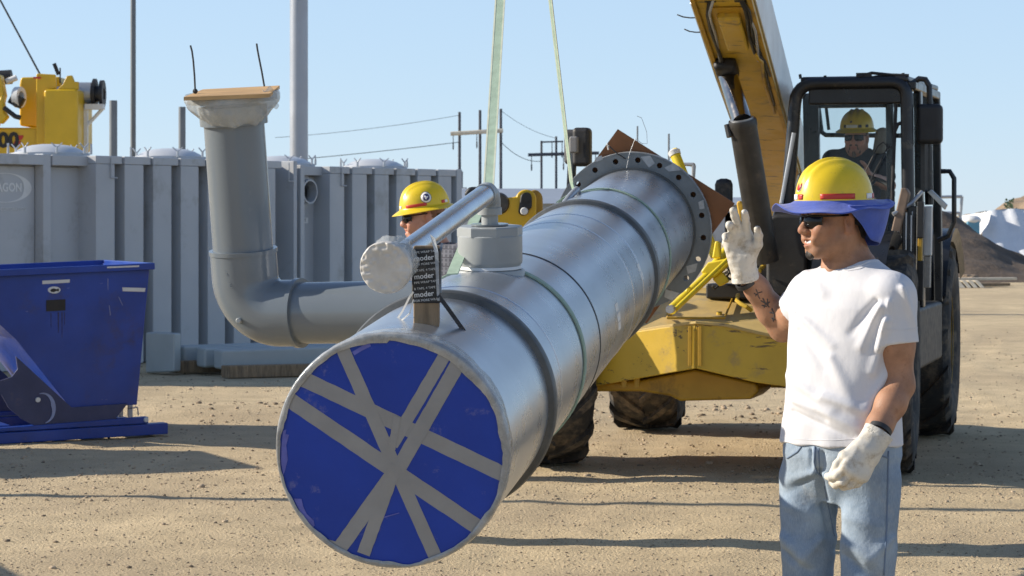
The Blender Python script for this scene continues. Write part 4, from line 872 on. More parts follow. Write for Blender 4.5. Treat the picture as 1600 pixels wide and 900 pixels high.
m.tube(path, .043, 16); obj('cab_front_frame', m, BLACK, fk, smooth=60)
m = MB(); m.tube([fl(ubl-.012,CV-.05,zb_+.35), fl(utl+.01,CV-.045,zt_-.36)], .014, 8); obj('pillar_trim', m, GALV, fk)
post('cab_header', fl(utl+.1,CV+.02,zt_-.11), fl(utr-.05,CV+.02,zt_-.11), .12, .05)
post('cab_inner_pillar', fl(utr-.16,CV+.12,zt_-.1), fl(utr-.14,CV+.12,zb_), .05, .05)
roof = MB(); roof.prism([fl(utl+.05,CV-.02,zt_-.03),fl(utr-.02,CV-.02,zt_-.03),fl(utr+.02,CB_,zt_-.02),fl(rear_l,CB_,zt_-.02)], ZV*.045); obj('cab_roof', roof, BLACK, fk, bevel=.018)
ur = utr+.0
post('cab_rear_pillar', fl(rear_r,CB_,zt_-.02), fl(rear_r+.02,CB_,zb_), .06, .07); post('cab_rear_pillar', fl(rear_l,CB_,zt_-.02), fl(rear_l+.03,CB_,zb_), .115, .07)
post('cab_side_pillar', fl(ur+.0,CV+.38,zt_-.04), fl(ur+.02,CV+.38,zb_), .05, .13)
post('cab_side_rail', fl(ur,CV,zt_-.05), fl(ur,CB_,zt_-.05), .06, .06)
post('cab_side_rail', fl(ubl+.02,CV,zb_+.2), fl(rear_l,CB_,zb_+.2), .05, .1)
post('cab_rear_rail', fl(rear_l,CB_,zt_-.08), fl(rear_r,CB_,zt_-.08), .1, .05)
# rear window frame seen through the cab, hinged open
rw = [fv(1278,152,CB_+.06), fv(1412,152,CB_+.06), fv(1412,212,CB_+.06), fv(1284,211,CB_+.06)]
m = MB(); m.tube([rw[1], rw[0]+(rw[1]-rw[0])*.0, rw[3]+ZV*.02, rw[3]+FR*.03, rw[2]], .018, 10); obj('rear_window_frame', m, BLACK, fk)
m = MB(); m.prism(rw, FB*.006); obj('rear_window', m, GLASS, fk, smooth=None)
m = MB(); m.tube([fv(1289,152,CB_+.03), fv(1295,203,CB_+.03)], .012, 8); obj('rear_wiper', m, BLACKM, fk)
m = MB(); m.prism([fl(utl+.07,CV+.035,zt_-.1), fl(utr-.06,CV+.035,zt_-.1), fl(ubr-.05,CV+.035,zb_+.02), fl(ubl+.06,CV+.035,zb_+.02)], FB*.006); obj('windscreen', m, GLASS, fk, smooth=None)
m = MB(); m.prism([fl(ur+.005,CV+.06,zt_-.1), fl(ur+.005,CB_-.04,zt_-.1), fl(ur+.005,CB_-.04,zb_+.5), fl(ur+.005,CV+.06,zb_+.5)], FR*.006); obj('side_window', m, GLASS, fk, smooth=None)
m = MB(); m.prism([fl(utl+.05,CV+.08,zt_-.1), fl(rear_l,CB_-.05,zt_-.1), fl(rear_l-.02,CB_-.05,zb_+.3), fl(ubl+.03,CV+.08,zb_+.3)], FR*.006); obj('side_window', m, GLASS, fk, smooth=None)
fbox('cab_floor_box', (ubl+ubr)/2+.03, (CV+CB_)/2+.0, .82, ubr-ubl+.02, CB_-CV-.02, .42, BLACKM, bevel=.03)
fbox('dashboard', .48, CV+.16, 1.18, .8, .2, .34, BLACKM, bevel=.05)
fbox('rear_panel', (rear_l+rear_r)/2, CB_-.0, 1.3, rear_r-rear_l-.05, .05, .6, BLACKM, bevel=.02)
# seat, steering wheel
SU = (fv(1345,260,1.35)-FO).dot(FR)
fbox('seat_cushion', SU, 1.42, 1.18, .46, .46, .14, BLACKM, bevel=.05)
m = MB(); m.prism([fv(1306,262,1.72),fv(1384,262,1.72),fv(1392,330,1.68),fv(1296,330,1.68)], FB*.1); obj('seat_back', m, M('seat_cloth', (.12,.11,.1), .9, 0, .2, 20), fk, bevel=.03)
fpol('headrest', [(1368,200),(1386,198),(1383,240),(1362,240)], 1.66, .09, M('seat_tan', (.2,.18,.15), .85), bevel=.03)
SWC = fv(1352,300,.98); sa = Vector((0,-.55,.83)).normalized(); m = MB(); s1, s2 = frame(sa)
m.tube([SWC+s1*(.19*math.cos(k*.2618))+s2*(.19*math.sin(k*.2618)) for k in range(25)], .015, 8, False); 
for k in (0,2.1,4.2): m.tube([SWC, SWC+s1*(.19*math.cos(k))+s2*(.19*math.sin(k))], .013, 6)
m.tube([SWC, SWC-sa*.3], .03, 8); obj('steering_wheel', m, BLACKM, fk)
fpol('side_console', [(1238,300),(1246,268),(1262,275),(1285,300),(1285,360),(1238,360)], 1.0, .2, BLACKM, bevel=.03)
# wipers
m = MB(); m.tube([fv(1388,230,CV-.03), fv(1380,222,CV-.04), fv(1372,228,CV-.04), fv(1348,276,CV-.04)], .0045, 6); obj('wiper_arm', m, BLACKM, fk)
m = MB(); m.tube([fv(1390,230,CV-.03), fv(1386,232,CV-.04), fv(1356,290,CV-.04)], .005, 6); obj('wiper_arm', m, BLACKM, fk)
m = MB(); m.tube([fv(1400,162,CV-.0), fv(1397,232,CV), fv(1394,320,CV)], .012, 8); m.tube([fv(1398,205,CV), fv(1403,194,CV), fv(1414,190,CV)], .013, 8); obj('wiper_post', m, BLACKM, fk)
m = MB(); m.tube([fv(1342,120,CV-.02), fv(1362,114,CV), fv(1392,117,CV), fv(1420,118,CV)], .012, 6); m.tube([fv(1348,122,CV-.02), fv(1380,118,CV)], .008, 6); m.box(fv(1350,118,CV), (.1,.04,.035), FAX); obj('roof_wiper', m, BLACKM, fk)
for px, py in ((1251,119),(1290,121),(1412,117)):
    m = MB(); m.tube([fv(px,py+4,CV), fv(px-1,py-3,CV)], .01, 6); obj('roof_bracket', m, BLACKM, fk)
# right side: mirror on bent bar, grab rails, panels
RV = CV+.1
m = MB(); m.tube([fv(1421,140,RV),fv(1426,130,RV),fv(1436,123,RV),fv(1446,124,RV),fv(1452,134,RV),fv(1453,168,RV),fv(1453,200,RV)], .02, 10); obj('mirror_bar', m, BLACK, fk)
def pill(nm, x0, y0, x1, y1, v, th, mt, rc=.05): 
    m = MB(); m.prism([fv(x0,y0,v),fv(x1,y0,v),fv(x1,y1,v),fv(x0,y1,v)], FB*th); return obj(nm, m, mt, fk, bevel=rc, seg=4)
pill('mirror', 1431, 162, 1472, 225, RV-.06, .1, BLACKM, .035)
m = MB(); m.tube([fv(1440,225,RV+.25),fv(1440,300,RV+.25)], .045, 10); obj('door_post', m, BLACK, fk)
m = MB(); m.tube([fv(1450,225,RV+.3),fv(1452,320,RV+.3)], .03, 10); obj('door_post', m, BLACK, fk)
m = MB(); m.tube([fl(ur+.1,CV+.9,1.95),fl(ur+.16,CV+.9,1.95),fl(ur+.19,CV+.9,1.9),fl(ur+.19,CV+.9,1.6),fl(ur+.15,CV+.9,1.5),fl(ur+.08,CV+.9,1.47)], .018, 10); obj('grab_rail', m, BLACK, fk)
m = MB(); m.prism([fv(1449,300,RV+.2),fv(1455,296,RV+.2),fv(1480,320,RV+.2),fv(1476,328,RV+.2)], FB*.05); obj('step_plate', m, GALV, fk, bevel=.004)
m = MB(); m.prism([fv(1408,293,.3),fv(1416,294,.3),fv(1421,302,.3),fv(1400,392,.3),fv(1388,393,.3),fv(1386,388,.3)], FB*.1); obj('step_plate', m, M('rusty_bar', (.2,.14,.1), .6, .1, .3, 12), fk, bevel=.01)
for x0, x1, y0, y1, mt, v in ((1418,1432,322,430,BLACK,.35),(1424,1427,330,420,GALV,.34),(1433,1443,315,372,RUBH,.3),(1434,1441,372,408,YELD,.31),(1433,1443,408,470,RUBH,.3),(1443,1456,322,400,GALV,.42),(1443,1454,400,450,M('dull_plate',(.3,.29,.27),.5,.3,.3,14),.43)):
    fpol('side_panel', [(x0,y0),(x1,y0),(x1-1,y1),(x0-1,y1)], v, .06, mt, bevel=.006)
for k in range(5):
    m = MB(); m.tube([fv(1412+k*4,330+k*2,.32), fv(1411+k*4,425-k*3,.32)], .008, 6); obj('hose', m, (RUBH,GALV)[k%2], fk)
m = MB(); m.tube([fv(1395,335,.3), fv(1424,318,.35), fv(1440,300,.45)], .014, 8); obj('hose', m, GALV, fk)
def fender(u, v0, v1, ztop, wd, nm='fender'):
    n_ = 10; rs_ = []
    for k in range(n_+1):
        t = k/n_; a = -1.15+2.1*t; r = .83; c = fl(u, (v0+v1)/2, TR)
        p = c+FB*(r*math.sin(a))+ZV*(r*math.cos(a)); e = FB*math.sin(a)+ZV*math.cos(a)
        rs_.append([p-FR*wd/2, p+FR*wd/2, p+FR*wd/2-FR*.03-e*.1, p+FR*wd/2-FR*.04-e*.02, p-FR*wd/2-e*.02])
    m = MB(); m.rings(rs_); obj(nm, m, BLACK, fk, smooth=30)
fender(1.0, 2.8, 2.8, 1.5, .54); fender(.94, 0, 0, 1.5, .46)
m = MB(); pts = [(1196,352),(1202,338),(1214,334),(1256,334),(1262,345),(1262,470),(1196,462)]; m.prism([fv(x,y,.05) for x,y in pts], FB*.4); obj('engine_cover', m, BLACKM, fk, bevel=.03)
m = MB(); m.prism([fv(1212,318,.3),fv(1250,318,.3),fv(1262,340,.2),fv(1205,340,.2)], FB*.3); obj('cowl', m, BLACK, fk, bevel=.02)
# left mirror on its arm
LU = (fv(905,232,.2)-FO).dot(FR)
pill('mirror', 893, 199, 921, 260, .16, .1, BLACKM, .03); pill('mirror', 880, 202, 908, 257, .24, .09, M('mirror_gray', (.06,.06,.062), .5), .028)
pill('mirror_clamp', 889, 213, 902, 239, .1, .05, M('clamp_gray', (.2,.2,.2), .5), .012)
m = MB(); m.tube([fv(897,236,.2), fv(896,262,.2), fv(894,300,.2), fv(880,420,.25), fl(-.85,.3,.9)], .02, 10); m.tube([fv(890,256,.25), fv(888,300,.25), fv(872,420,.25), fl(-.9,.3,.9)], .014, 8); obj('mirror_arm', m, BLACK, fk)

# ------------------------------------------------------------------ yellow linkage standing behind the pipe
LD = 15.2
def lk(px, py, dd=0): return W(px,py,LD)+Vector((0,dd,0))
ln = thing('loader_attachment', 'yellow steel coupler with black pivot discs behind the outlet pipe', 'loader coupler', (lk(805,0).x, LD+.2, 0))
def plate2(nm, pts, dd, th, mt, bev=.012): m = MB(); m.prism([lk(x,y,dd) for x,y in pts], Vector((0,th,0))); return obj(nm, m, mt, ln, bevel=bev)
def rnd(cx, cy, rx, ry, a0, a1, n=10): return [(cx+rx*math.cos(a0+(a1-a0)*k/n), cy-ry*math.sin(a0+(a1-a0)*k/n)) for k in range(n+1)]
plate2('side_plate', [(760,345),(775,300),(790,309),(800,308)]+rnd(822,311,16,15,2.9,.0)+[(838,330),(836,380),(820,470),(770,470)], 0, .05, YELC)
plate2('side_plate', [(790,312)]+rnd(836,311,13,15,2.9,.0)+[(849,330),(842,350),(836,420),(800,470)], .28, .05, YELD)
plate2('pivot_link', rnd(822,309,9,8,3.14,0)+[(831,325)]+rnd(818,330,8,7,.3,-3.4), -.03, .03, RUBH)
m = MB(); m.lathe(lk(819,330,-.05), Vector((0,-1,0)), [(.001,.03),(.02,.03),(.024,.02),(.024,-.03)], 16); obj('pin', m, LABEL, ln)
m = MB(); m.lathe(lk(823,308,-.02), Vector((0,-1,0)), [(.001,.03),(.03,.03),(.03,-.02)], 16); obj('pin', m, RUBH, ln)
m = MB(); m.lathe(lk(779,318,-.0), Vector((0,-1,0)), [(.001,.02),(.06,.02),(.07,.0),(.07,-.02)], 24); obj('pivot_disc', m, CYL, ln)
plate2('black_bracket', [(724,303),(732,292),(768,291),(768,345),(752,360),(742,340),(735,316)], .02, .2, RUBH, .02)
plate2('black_bracket', [(836,338),(846,334),(850,352),(830,360),(828,352)], .1, .1, RUBH)
plate2('sensor', [(840,332),(846,332),(846,338),(840,338)], .05, .03, LABEL, .004)
m = MB(); m.box((lk(757,0).x,LD+.2,.6), (.2,.3,1.2)); obj('stand', m, YELD, ln, bevel=.03)
# ------------------------------------------------------------------ people: bodies and clothes grown as one smooth surface each
class Field:
    def __init__(s, lo, hi, h):
        s.lo = np.array(lo, float); s.h = h; s.n = np.ceil((np.array(hi)-s.lo)/h).astype(int)+1
        s.F = np.full(tuple(s.n), .5, dtype=np.float32)
    def reg(s, lo, hi):
        a = np.clip(np.floor((np.array(lo)-s.lo)/s.h).astype(int), 0, s.n-1); b = np.clip(np.ceil((np.array(hi)-s.lo)/s.h).astype(int)+1, 1, s.n)
        if (b <= a).any(): return None, None
        sl = tuple(slice(a[i], b[i]) for i in range(3))
        X = (s.lo[0]+np.arange(a[0],b[0])*s.h)[:,None,None]; Y = (s.lo[1]+np.arange(a[1],b[1])*s.h)[None,:,None]; Z = (s.lo[2]+np.arange(a[2],b[2])*s.h)[None,None,:]
        return sl, (X.astype(np.float32), Y.astype(np.float32), Z.astype(np.float32))
    def blend(s, sl, d, k, op):
        A = s.F[sl]
        if op == 'u':
            h = np.clip(.5+.5*(A-d)/k, 0, 1); s.F[sl] = A*(1-h)+d*h-k*h*(1-h)
        else:
            h = np.clip(.5-.5*(A+d)/k, 0, 1); s.F[sl] = A*(1-h)-d*h+k*h*(1-h)
    def cap(s, a, b, ra, rb=None, k=.02, op='u', flat=None):      # tapered capsule; flat = (direction, factor>1 makes it thinner that way)
        rb = ra if rb is None else rb; a = np.array(a, float); b = np.array(b, float); m = max(ra, rb)+k*1.2+2*s.h
        sl, P = s.reg(np.minimum(a,b)-m, np.maximum(a,b)+m)
        if sl is None: return
        ba = b-a; L2 = max(1e-9, ba@ba); px, py, pz = P[0]-a[0], P[1]-a[1], P[2]-a[2]
        t = np.clip((px*ba[0]+py*ba[1]+pz*ba[2])/L2, 0, 1); qx, qy, qz = px-t*ba[0], py-t*ba[1], pz-t*ba[2]
        if flat is not None:
            n, f = np.array(flat[0], float), flat[1]; n = n/np.linalg.norm(n); e = (qx*n[0]+qy*n[1]+qz*n[2])*(f-1); qx, qy, qz = qx+n[0]*e, qy+n[1]*e, qz+n[2]*e
        s.blend(sl, np.sqrt(qx*qx+qy*qy+qz*qz)-(ra+(rb-ra)*t), k, op)
    def path(s, pts, rs, k=.02, op='u', flat=None):
        for i in range(len(pts)-1): s.cap(pts[i], pts[i+1], rs[i], rs[i+1], k, op, flat)
    def ell(s, c, r, ax=None, k=.02, op='u'):
        c = np.array(c, float); m = max(r)+k*1.2+2*s.h; sl, P = s.reg(c-m, c+m)
        if sl is None: return
        ax = np.eye(3) if ax is None else np.array([list(a) for a in ax]); x, y, z = P[0]-c[0], P[1]-c[1], P[2]-c[2]
        q = [(x*ax[i][0]+y*ax[i][1]+z*ax[i][2])/r[i] for i in range(3)]; k0 = np.sqrt(q[0]**2+q[1]**2+q[2]**2)+1e-6
        k1 = np.sqrt((q[0]/r[0])**2+(q[1]/r[1])**2+(q[2]/r[2])**2)+1e-6; s.blend(sl, k0*(k0-1)/k1, k, op)
    def stack(s, zs, cx, cy, a, b, l, f, k=.02, op='u', p=2.3):    # upright stack of ellipses: a along l, b along f
        zs = np.array(zs); m = max(max(a), max(b))+k+.03
        sl, P = s.reg((min(cx)-m, min(cy)-m, zs[0]-k-.02), (max(cx)+m, max(cy)+m, zs[-1]+k+.02))
        if sl is None: return
        z = P[2]; A, B, CX, CY = (np.interp(z, zs, q) for q in (a, b, cx, cy)); x, y = P[0]-CX, P[1]-CY
        u = np.abs(x*l[0]+y*l[1])/A; v = np.abs(x*f[0]+y*f[1])/B; d = ((u**p+v**p)**(1/p)-1)*np.minimum(A, B)
        s.blend(sl, np.maximum(d, np.maximum(zs[0]-z, z-zs[-1])).astype(np.float32), k, op)
    def cut(s, o, n, k=.004):                                       # remove everything on the side n points to
        o = np.array(o, float); n = np.array(n, float); n = n/np.linalg.norm(n); sl, P = s.reg(s.lo, s.lo+s.n*s.h)
        d = (P[0]-o[0])*n[0]+(P[1]-o[1])*n[1]+(P[2]-o[2])*n[2]; s.F = np.maximum(s.F, d.astype(np.float32))
    def mesh(s, disp=None):
        F = s.F; F[0] = F[-1] = .5; F[:,0] = F[:,-1] = .5; F[:,:,0] = F[:,:,-1] = .5
        ins = F < 0; n = s.n; c = [ins[i:n[0]-1+i, j:n[1]-1+j, k:n[2]-1+k] for i in (0,1) for j in (0,1) for k in (0,1)]
        tot = np.zeros(c[0].shape, np.int8)
        for q in c: tot += q
        act = (tot > 0) & (tot < 8); idx = -np.ones(act.shape, np.int64); I = np.argwhere(act); idx[act] = np.arange(len(I))
        acc = np.zeros((len(I),3)); cnt = np.zeros(len(I)); cor = [(i,j,k) for i in (0,1) for j in (0,1) for k in (0,1)]
        for p in range(8):
            for q in range(p+1, 8):
                if sum(abs(cor[p][t]-cor[q][t]) for t in range(3)) != 1: continue
                fa = F[I[:,0]+cor[p][0], I[:,1]+cor[p][1], I[:,2]+cor[p][2]]; fb = F[I[:,0]+cor[q][0], I[:,1]+cor[q][1], I[:,2]+cor[q][2]]
                w = (fa < 0) != (fb < 0); t = np.where(w, fa/(fa-fb+1e-12), 0)[:,None]
                acc += w[:,None]*(np.array(cor[p])*(1-t)+np.array(cor[q])*t); cnt += w
        V = s.lo+(I+acc/cnt[:,None])*s.h; Q = []
        for ax in range(3):
            b, d = (ax+1)%3, (ax+2)%3; s0 = [slice(0,n[0]),slice(0,n[1]),slice(0,n[2])]; s1 = list(s0); s0[ax] = slice(0,n[ax]-1); s1[ax] = slice(1,n[ax])
            e0, e1 = ins[tuple(s0)], ins[tuple(s1)]; E = np.argwhere(e0 != e1); E = E[(E[:,b] > 0)&(E[:,d] > 0)&(E[:,b] < n[b]-1)&(E[:,d] < n[d]-1)]
            o = []
            for db, dd in ((-1,-1),(0,-1),(0,0),(-1,0)):
                e = E.copy(); e[:,b] += db; e[:,d] += dd; o.append(idx[e[:,0],e[:,1],e[:,2]])
            q = np.stack(o, -1); fl_ = e0[E[:,0],E[:,1],E[:,2]]; q[~fl_] = q[~fl_][:, ::-1]; Q.append(q)
        Q = np.concatenate(Q)
        if disp is not None:
            fn = np.cross(V[Q[:,2]]-V[Q[:,0]], V[Q[:,3]]-V[Q[:,1]]); N = np.zeros_like(V)
            for i in range(4): np.add.at(N, Q[:,i], fn)
            N /= np.linalg.norm(N, axis=1)[:,None]+1e-12; V = V+N*disp(V, N)[:,None]
        return V, Q
def wob(V, sc, seed, k=5):                     # smooth 3-D wobble from a few sines
    r = np.random.RandomState(seed); o = 0
    for _ in range(k): d = r.randn(3); d /= np.linalg.norm(d); o = o+np.sin(V@(d*sc*(.6+.8*r.rand()))+r.rand()*6.28)
    return o/k
def A3(v): return np.array([v[0], v[1], v[2]], float)
class Fr:                                       # a small frame: origin, x = own left, y = back, z = up
    def __init__(s, o, yaw, pitch=0, roll=0, sc=1):
        s.o = Vector(o); s.sc = sc; s.m = Matrix.Rotation(-yaw,3,'Z') @ Matrix.Rotation(roll,3,'Y') @ Matrix.Rotation(pitch,3,'X')
    def __call__(s, x, y, z): return s.o+s.m@Vector((x,y,z))*s.sc
    def ax(s): return [s.m.col[0], s.m.col[1], s.m.col[2]]
    def inv(s, V): return ((V-np.array(s.o)) @ np.array(s.m))/s.sc
def head(Fd, H, jaw=1.0, smile=True):
    c = H.sc; ax = H.ax(); P = lambda *p: A3(H(*p))
    E = lambda p, r, k=.02, op='u': Fd.ell(P(*p), [q*c for q in r], ax, k*c, op)
    K = lambda a, b, ra, rb=None, k=.01, op='u': Fd.cap(P(*a), P(*b), ra*c, (rb or ra)*c, k*c, op)
    E((0,.018,.04),(.076,.098,.088)); E((0,-.028,-.028),(.060*jaw,.066,.082),.03); E((0,-.066,-.098),(.026*jaw,.028,.022),.03)
    for q in (-1,1):
        K((q*.054*jaw,.005,-.062),(q*.022*jaw,-.066,-.1),.02,.017,.03); E((q*.047,-.064,-.022),(.022,.022,.018),.025)
        E((q*.033,-.096,.002),(.019,.014,.013),.02,'s'); E((q*.032,-.077,.002),(.0135,.0125,.0125),.004)
        E((q*.0135,-.103,-.036),(.0095,.011,.0085),.007); E((q*.0065,-.108,-.0425),(.0035,.006,.003),.003,'s')
        K((q*.035,-.086,-.062),(q*.042,-.07,-.05),.012,.014,.02)
        e = (q*.077,.014,-.008); E(e,(.011,.019,.031),.006); E((q*.088,.010,-.006),(.009,.010,.017),.004,'s'); K((q*.079,.018,.02),(q*.084,.026,.0),.006,.005,.004); E((q*.080,.006,-.036),(.006,.008,.009),.005)
    K((-.034,-.084,.024),(.034,-.084,.024),.014,.014,.02); K((0,-.088,.012),(0,-.112,-.026),.0085,.0115,.012); E((0,-.115,-.034),(.0112,.0115,.0105),.009); K((0,-.102,-.043),(0,-.098,-.058),.006,.006,.012)
    K((-.019,-.089,-.064),(0,-.098,-.0625),.0062,.0075,.008); K((0,-.098,-.0625),(.019,-.089,-.064),.0075,.0062,.008)
    K((-.016,-.087,-.079),(0,-.0955,-.081),.0075,.009,.008); K((0,-.0955,-.081),(.016,-.087,-.079),.009,.0075,.008)
    if smile:
        K((-.029,-.088,-.064),(0,-.103,-.0725),.003,.0062,.003,'s'); K((0,-.103,-.0725),(.029,-.088,-.064),.0062,.003,.003,'s')
        for q in (-1,1): E((q*.044,-.074,-.036),(.017,.018,.016),.02)
    else: K((-.022,-.095,-.0715),(.022,-.095,-.0715),.0022,.0022,.003,'s')
def skin_tint(V, H, hair_col=None, stubble=0, lipc=(1.05,.72,.66)):
    T = np.ones((len(V),4)); L = H.inv(V); lip = np.exp(-(((L[:,0])/.021)**4+((L[:,2]+.0715)/.0135)**4))*(L[:,1] < -.082)*np.exp(-((L[:,1]+.098)/.016)**2)
    for i in range(3): T[:,i] *= 1+(lipc[i]-1)*lip
    red = np.exp(-((np.abs(L[:,0])-.047)/.02)**2-((L[:,2]+.03)/.025)**2)*(L[:,1] < -.03)+np.exp(-(L[:,0]/.016)**2-((L[:,2]+.034)/.016)**2)*(L[:,1] < -.09)
    ear = (np.abs(L[:,0]) > .074)*(np.abs(L[:,1]-.014) < .03)*(np.abs(L[:,2]+.005) < .045)
    rr = np.clip(red+.7*ear, 0, 1); T[:,1] *= 1-.13*rr; T[:,2] *= 1-.14*rr
    if stubble:
        b = np.clip((-L[:,2]-.05)/.03, 0, 1)*np.clip((.02-L[:,1])/.02, 0, 1)*(L[:,2] > -.135); b = b*(.75+.25*wob(V, 500, 3)); T[:,:3] *= (1-stubble*b[:,None])
    return T
def arm(Fd, sh, el, wr, r=(.056,.047,.041,.044,.029), k=.02):
    sh, el, wr = A3(sh), A3(el), A3(wr); m = sh+(el-sh)*.45; f1 = el+(wr-el)*.28; f2 = el+(wr-el)*.62
    Fd.path([sh,m,el],[r[0],r[1]*1.04,r[2]],k); Fd.path([el,f1,f2,wr],[r[2],r[3],r[3]*.84,r[4]],k)
    bic = sh+(el-sh)*.55; Fd.ell(bic, (r[1]*1.03,)*3, None, .03)
def hand(Fd, wr, d, n, t, curl, spread=(.10,.02,-.05,-.14), thumb=(.9,.5), sc=1.0, r=.0102, ln=(.036,.026,.022), k=.006, palm=.016):
    """wrist, finger direction d, palm side n, thumb side t; curl = bend per knuckle for index..little"""
    d, n, t = (Vector(q).normalized() for q in (d, n, t)); t = (t-d*t.dot(d)).normalized(); n = (n-d*n.dot(d)-t*n.dot(t)).normalized(); wr = Vector(wr)
    P = lambda a, b, c: A3(wr+(d*a+t*b+n*c)*sc)
    kn = [(.094,.030,-.002),(.098,.009,-.005),(.093,-.012,-.003),(.084,-.031,.001)]
    for (a,b,c) in kn: Fd.cap(P(.012,b*.55,0), P(a,b,c), palm*sc, (palm-.001)*sc, .016*sc, flat=(n,1.15))
    Fd.cap(P(.02,.02,.008), P(.06,.036,.008), .017*sc, .015*sc, .018*sc)
    Fd.cap(P(.03,-.02,.008), P(.07,-.028,.008), .013*sc, .011*sc, .018*sc)
    for i, (a,b,c) in enumerate(kn):
        p = wr+(d*a+t*b+n*c)*sc; ang = 0; q = (1.0,1.1,1.03,.82)[i]; rr = r*(1,1.02,.98,.86)[i]; dr = (d+t*spread[i]).normalized(); pts = [p]
        for j in range(3):
            ang += curl[i][j]; v = dr*math.cos(ang)+n*math.sin(ang); p = p+v*ln[j]*q*sc; pts.append(p)
        Fd.path([A3(x) for x in pts], [rr*1.08*sc, rr*sc, rr*.93*sc, rr*.82*sc], .0035*sc)
    p0 = wr+(d*.03+t*.034+n*.006)*sc; a1 = thumb[0]; v1 = (d*math.cos(a1)+t*math.sin(a1)+n*thumb[1]*.5).normalized(); p1 = p0+v1*.042*sc
    a2 = a1-.35; v2 = (d*math.cos(a2)+t*math.sin(a2)+n*thumb[1]).normalized(); p2 = p1+v2*.031*sc; a3 = a1-.6; v3 = (d*math.cos(a3)+t*math.sin(a3)+n*thumb[1]*1.3).normalized(); p3 = p2+v3*.024*sc
    Fd.path([A3(x) for x in (p0,p1,p2,p3)], [.0165*sc,.0135*sc,.0122*sc,.0098*sc], .008*sc)
def hard_hat(par, X, a=.108, b=.132, h=.118, brim=.045, tilt=0, nm='hard_hat', mt=None, brimfn=None):
    def dome(th, t):                             # t 0..1 dome, 1..2 brim
        ct, sn = math.cos(th), math.sin(th)
        if t <= 1:
            e = t*math.pi/2; rr = math.sin(e)**.92; z = h*math.cos(e)**.9; x, y = a*rr*ct, b*rr*sn
            rid = math.exp(-(x/.010)**2)*.010+math.exp(-((abs(x)-.036)/.009)**2)*.0085; fall = max(0, min(1, (z/h-.18)*2.2)); z += rid*fall
            if t > .86: q = (t-.86)/.14; x *= 1+.015*q; y *= 1+.015*q
        else:
            q = t-1; w = brim*(1+.25*max(0,-sn)**2); x, y = (a*1.015+w*q)*ct, (b*1.015+w*q)*sn; z = -.004-.016*q-.004*q*q+.004*max(0,-sn)*q*-1
        return X(x, y, z)
    m = MB(); m.grid(lambda u, v: dome(u*2*math.pi, (v*2)), 72, 44, cu=True)
    o = obj(nm, m, mt or HATY, par, smooth=180, solid=.003); return o
def hat_band(par, X, a, b, segs, z0=.006, z1=.024, off=.0025):
    for t0, t1, mt in segs:
        m = MB(); n = max(4, int((t1-t0)*12))
        m.grid(lambda u, v: X((a*(1.012-.0-.06*((z0+(z1-z0)*v)/.12)**1.5)+off)*math.cos(t0+(t1-t0)*u), (b*(1.012-.06*((z0+(z1-z0)*v)/.12)**1.5)+off)*math.sin(t0+(t1-t0)*u), z0+(z1-z0)*v), n, 4)
        obj('reflective_tape', m, mt, par, smooth=180, solid=.0008)
SKIN_DARK = M('tan_skin', (.35,.185,.11), .56, 0, .16, 22, .0008, 160, tint=True, sss=.12, spec=.35, dirt=((.26,.13,.075), .2, 45))
SKIN_FAIR = M('fair_skin', (.5,.26,.18), .5, 0, .1, 30, .0004, 200, tint=True, sss=.12)
HAIRD = M('dark_hair', (.02,.014,.011), .6, 0, .3, 60, .0015, 300); HAIRR = M('red_hair', (.2,.085,.04), .6, 0, .3, 60, .0015, 300)
LENS = M('dark_lens', (.006,.005,.005), .16, 0, .1, 5, spec=.35)
COTTON = M('white_cotton', (.6,.6,.62), .9, 0, .02, 9, .0045, 7, sheen=.1, stretch=(1.3,1.3,.8))
def denim_extra(N, L, c, mix, mr, noise, tc):
    c = mix(mr(noise(5, 3, .5), .45, .7, 0, .55), c, (.4,.46,.5)); c = mix(mr(noise(9, 5, .7), .58, .74, 0, .5), c, (.3,.3,.29))
    mp = N.new('ShaderNodeMapping'); mp.inputs['Scale'].default_value = (420,420,70); L.new(tc.outputs['Object'], mp.inputs[0]); return mix(mr(noise(1, 3, .6, mp.outputs[0]), .35, .7, 0, .35), c, (.42,.49,.56))
DENIM = M('washed_denim', (.165,.225,.3), .9, 0, .28, 6, .008, 13, extra=denim_extra)
NAVY = M('navy_cotton', (.018,.022,.035), .9, 0, .15, 20, .0006, 300)
TROU = M('dark_trousers', (.05,.055,.07), .9, 0, .15, 12, .0006, 300); BOOT = M('boot_leather', (.2,.13,.07), .7, 0, .25, 20, .001, 120)
def plaid_extra(N, L, c, mix, mr, noise, tc):
    sx = N.new('ShaderNodeSeparateXYZ'); L.new(tc.outputs['Object'], sx.inputs[0])
    def stripes(v, f, lo, hi):
        q = N.new('ShaderNodeMath'); q.operation = 'MULTIPLY'; q.inputs[1].default_value = f; L.new(v, q.inputs[0]); w = N.new('ShaderNodeMath'); w.operation = 'FRACT'; L.new(q.outputs[0], w.inputs[0]); return mr(w.outputs[0], lo, hi, 0, .8)
    c = mix(stripes(sx.outputs[0], 46, .55, .65), c, (.12,.125,.15)); c = mix(stripes(sx.outputs[2], 46, .55, .65), c, (.1,.105,.13)); return mix(stripes(sx.outputs[2], 23, .86, .9), c, (.02,.02,.03))
PLAID = M('plaid_cotton', (.045,.05,.065), .9, 0, .1, 20, extra=plaid_extra)
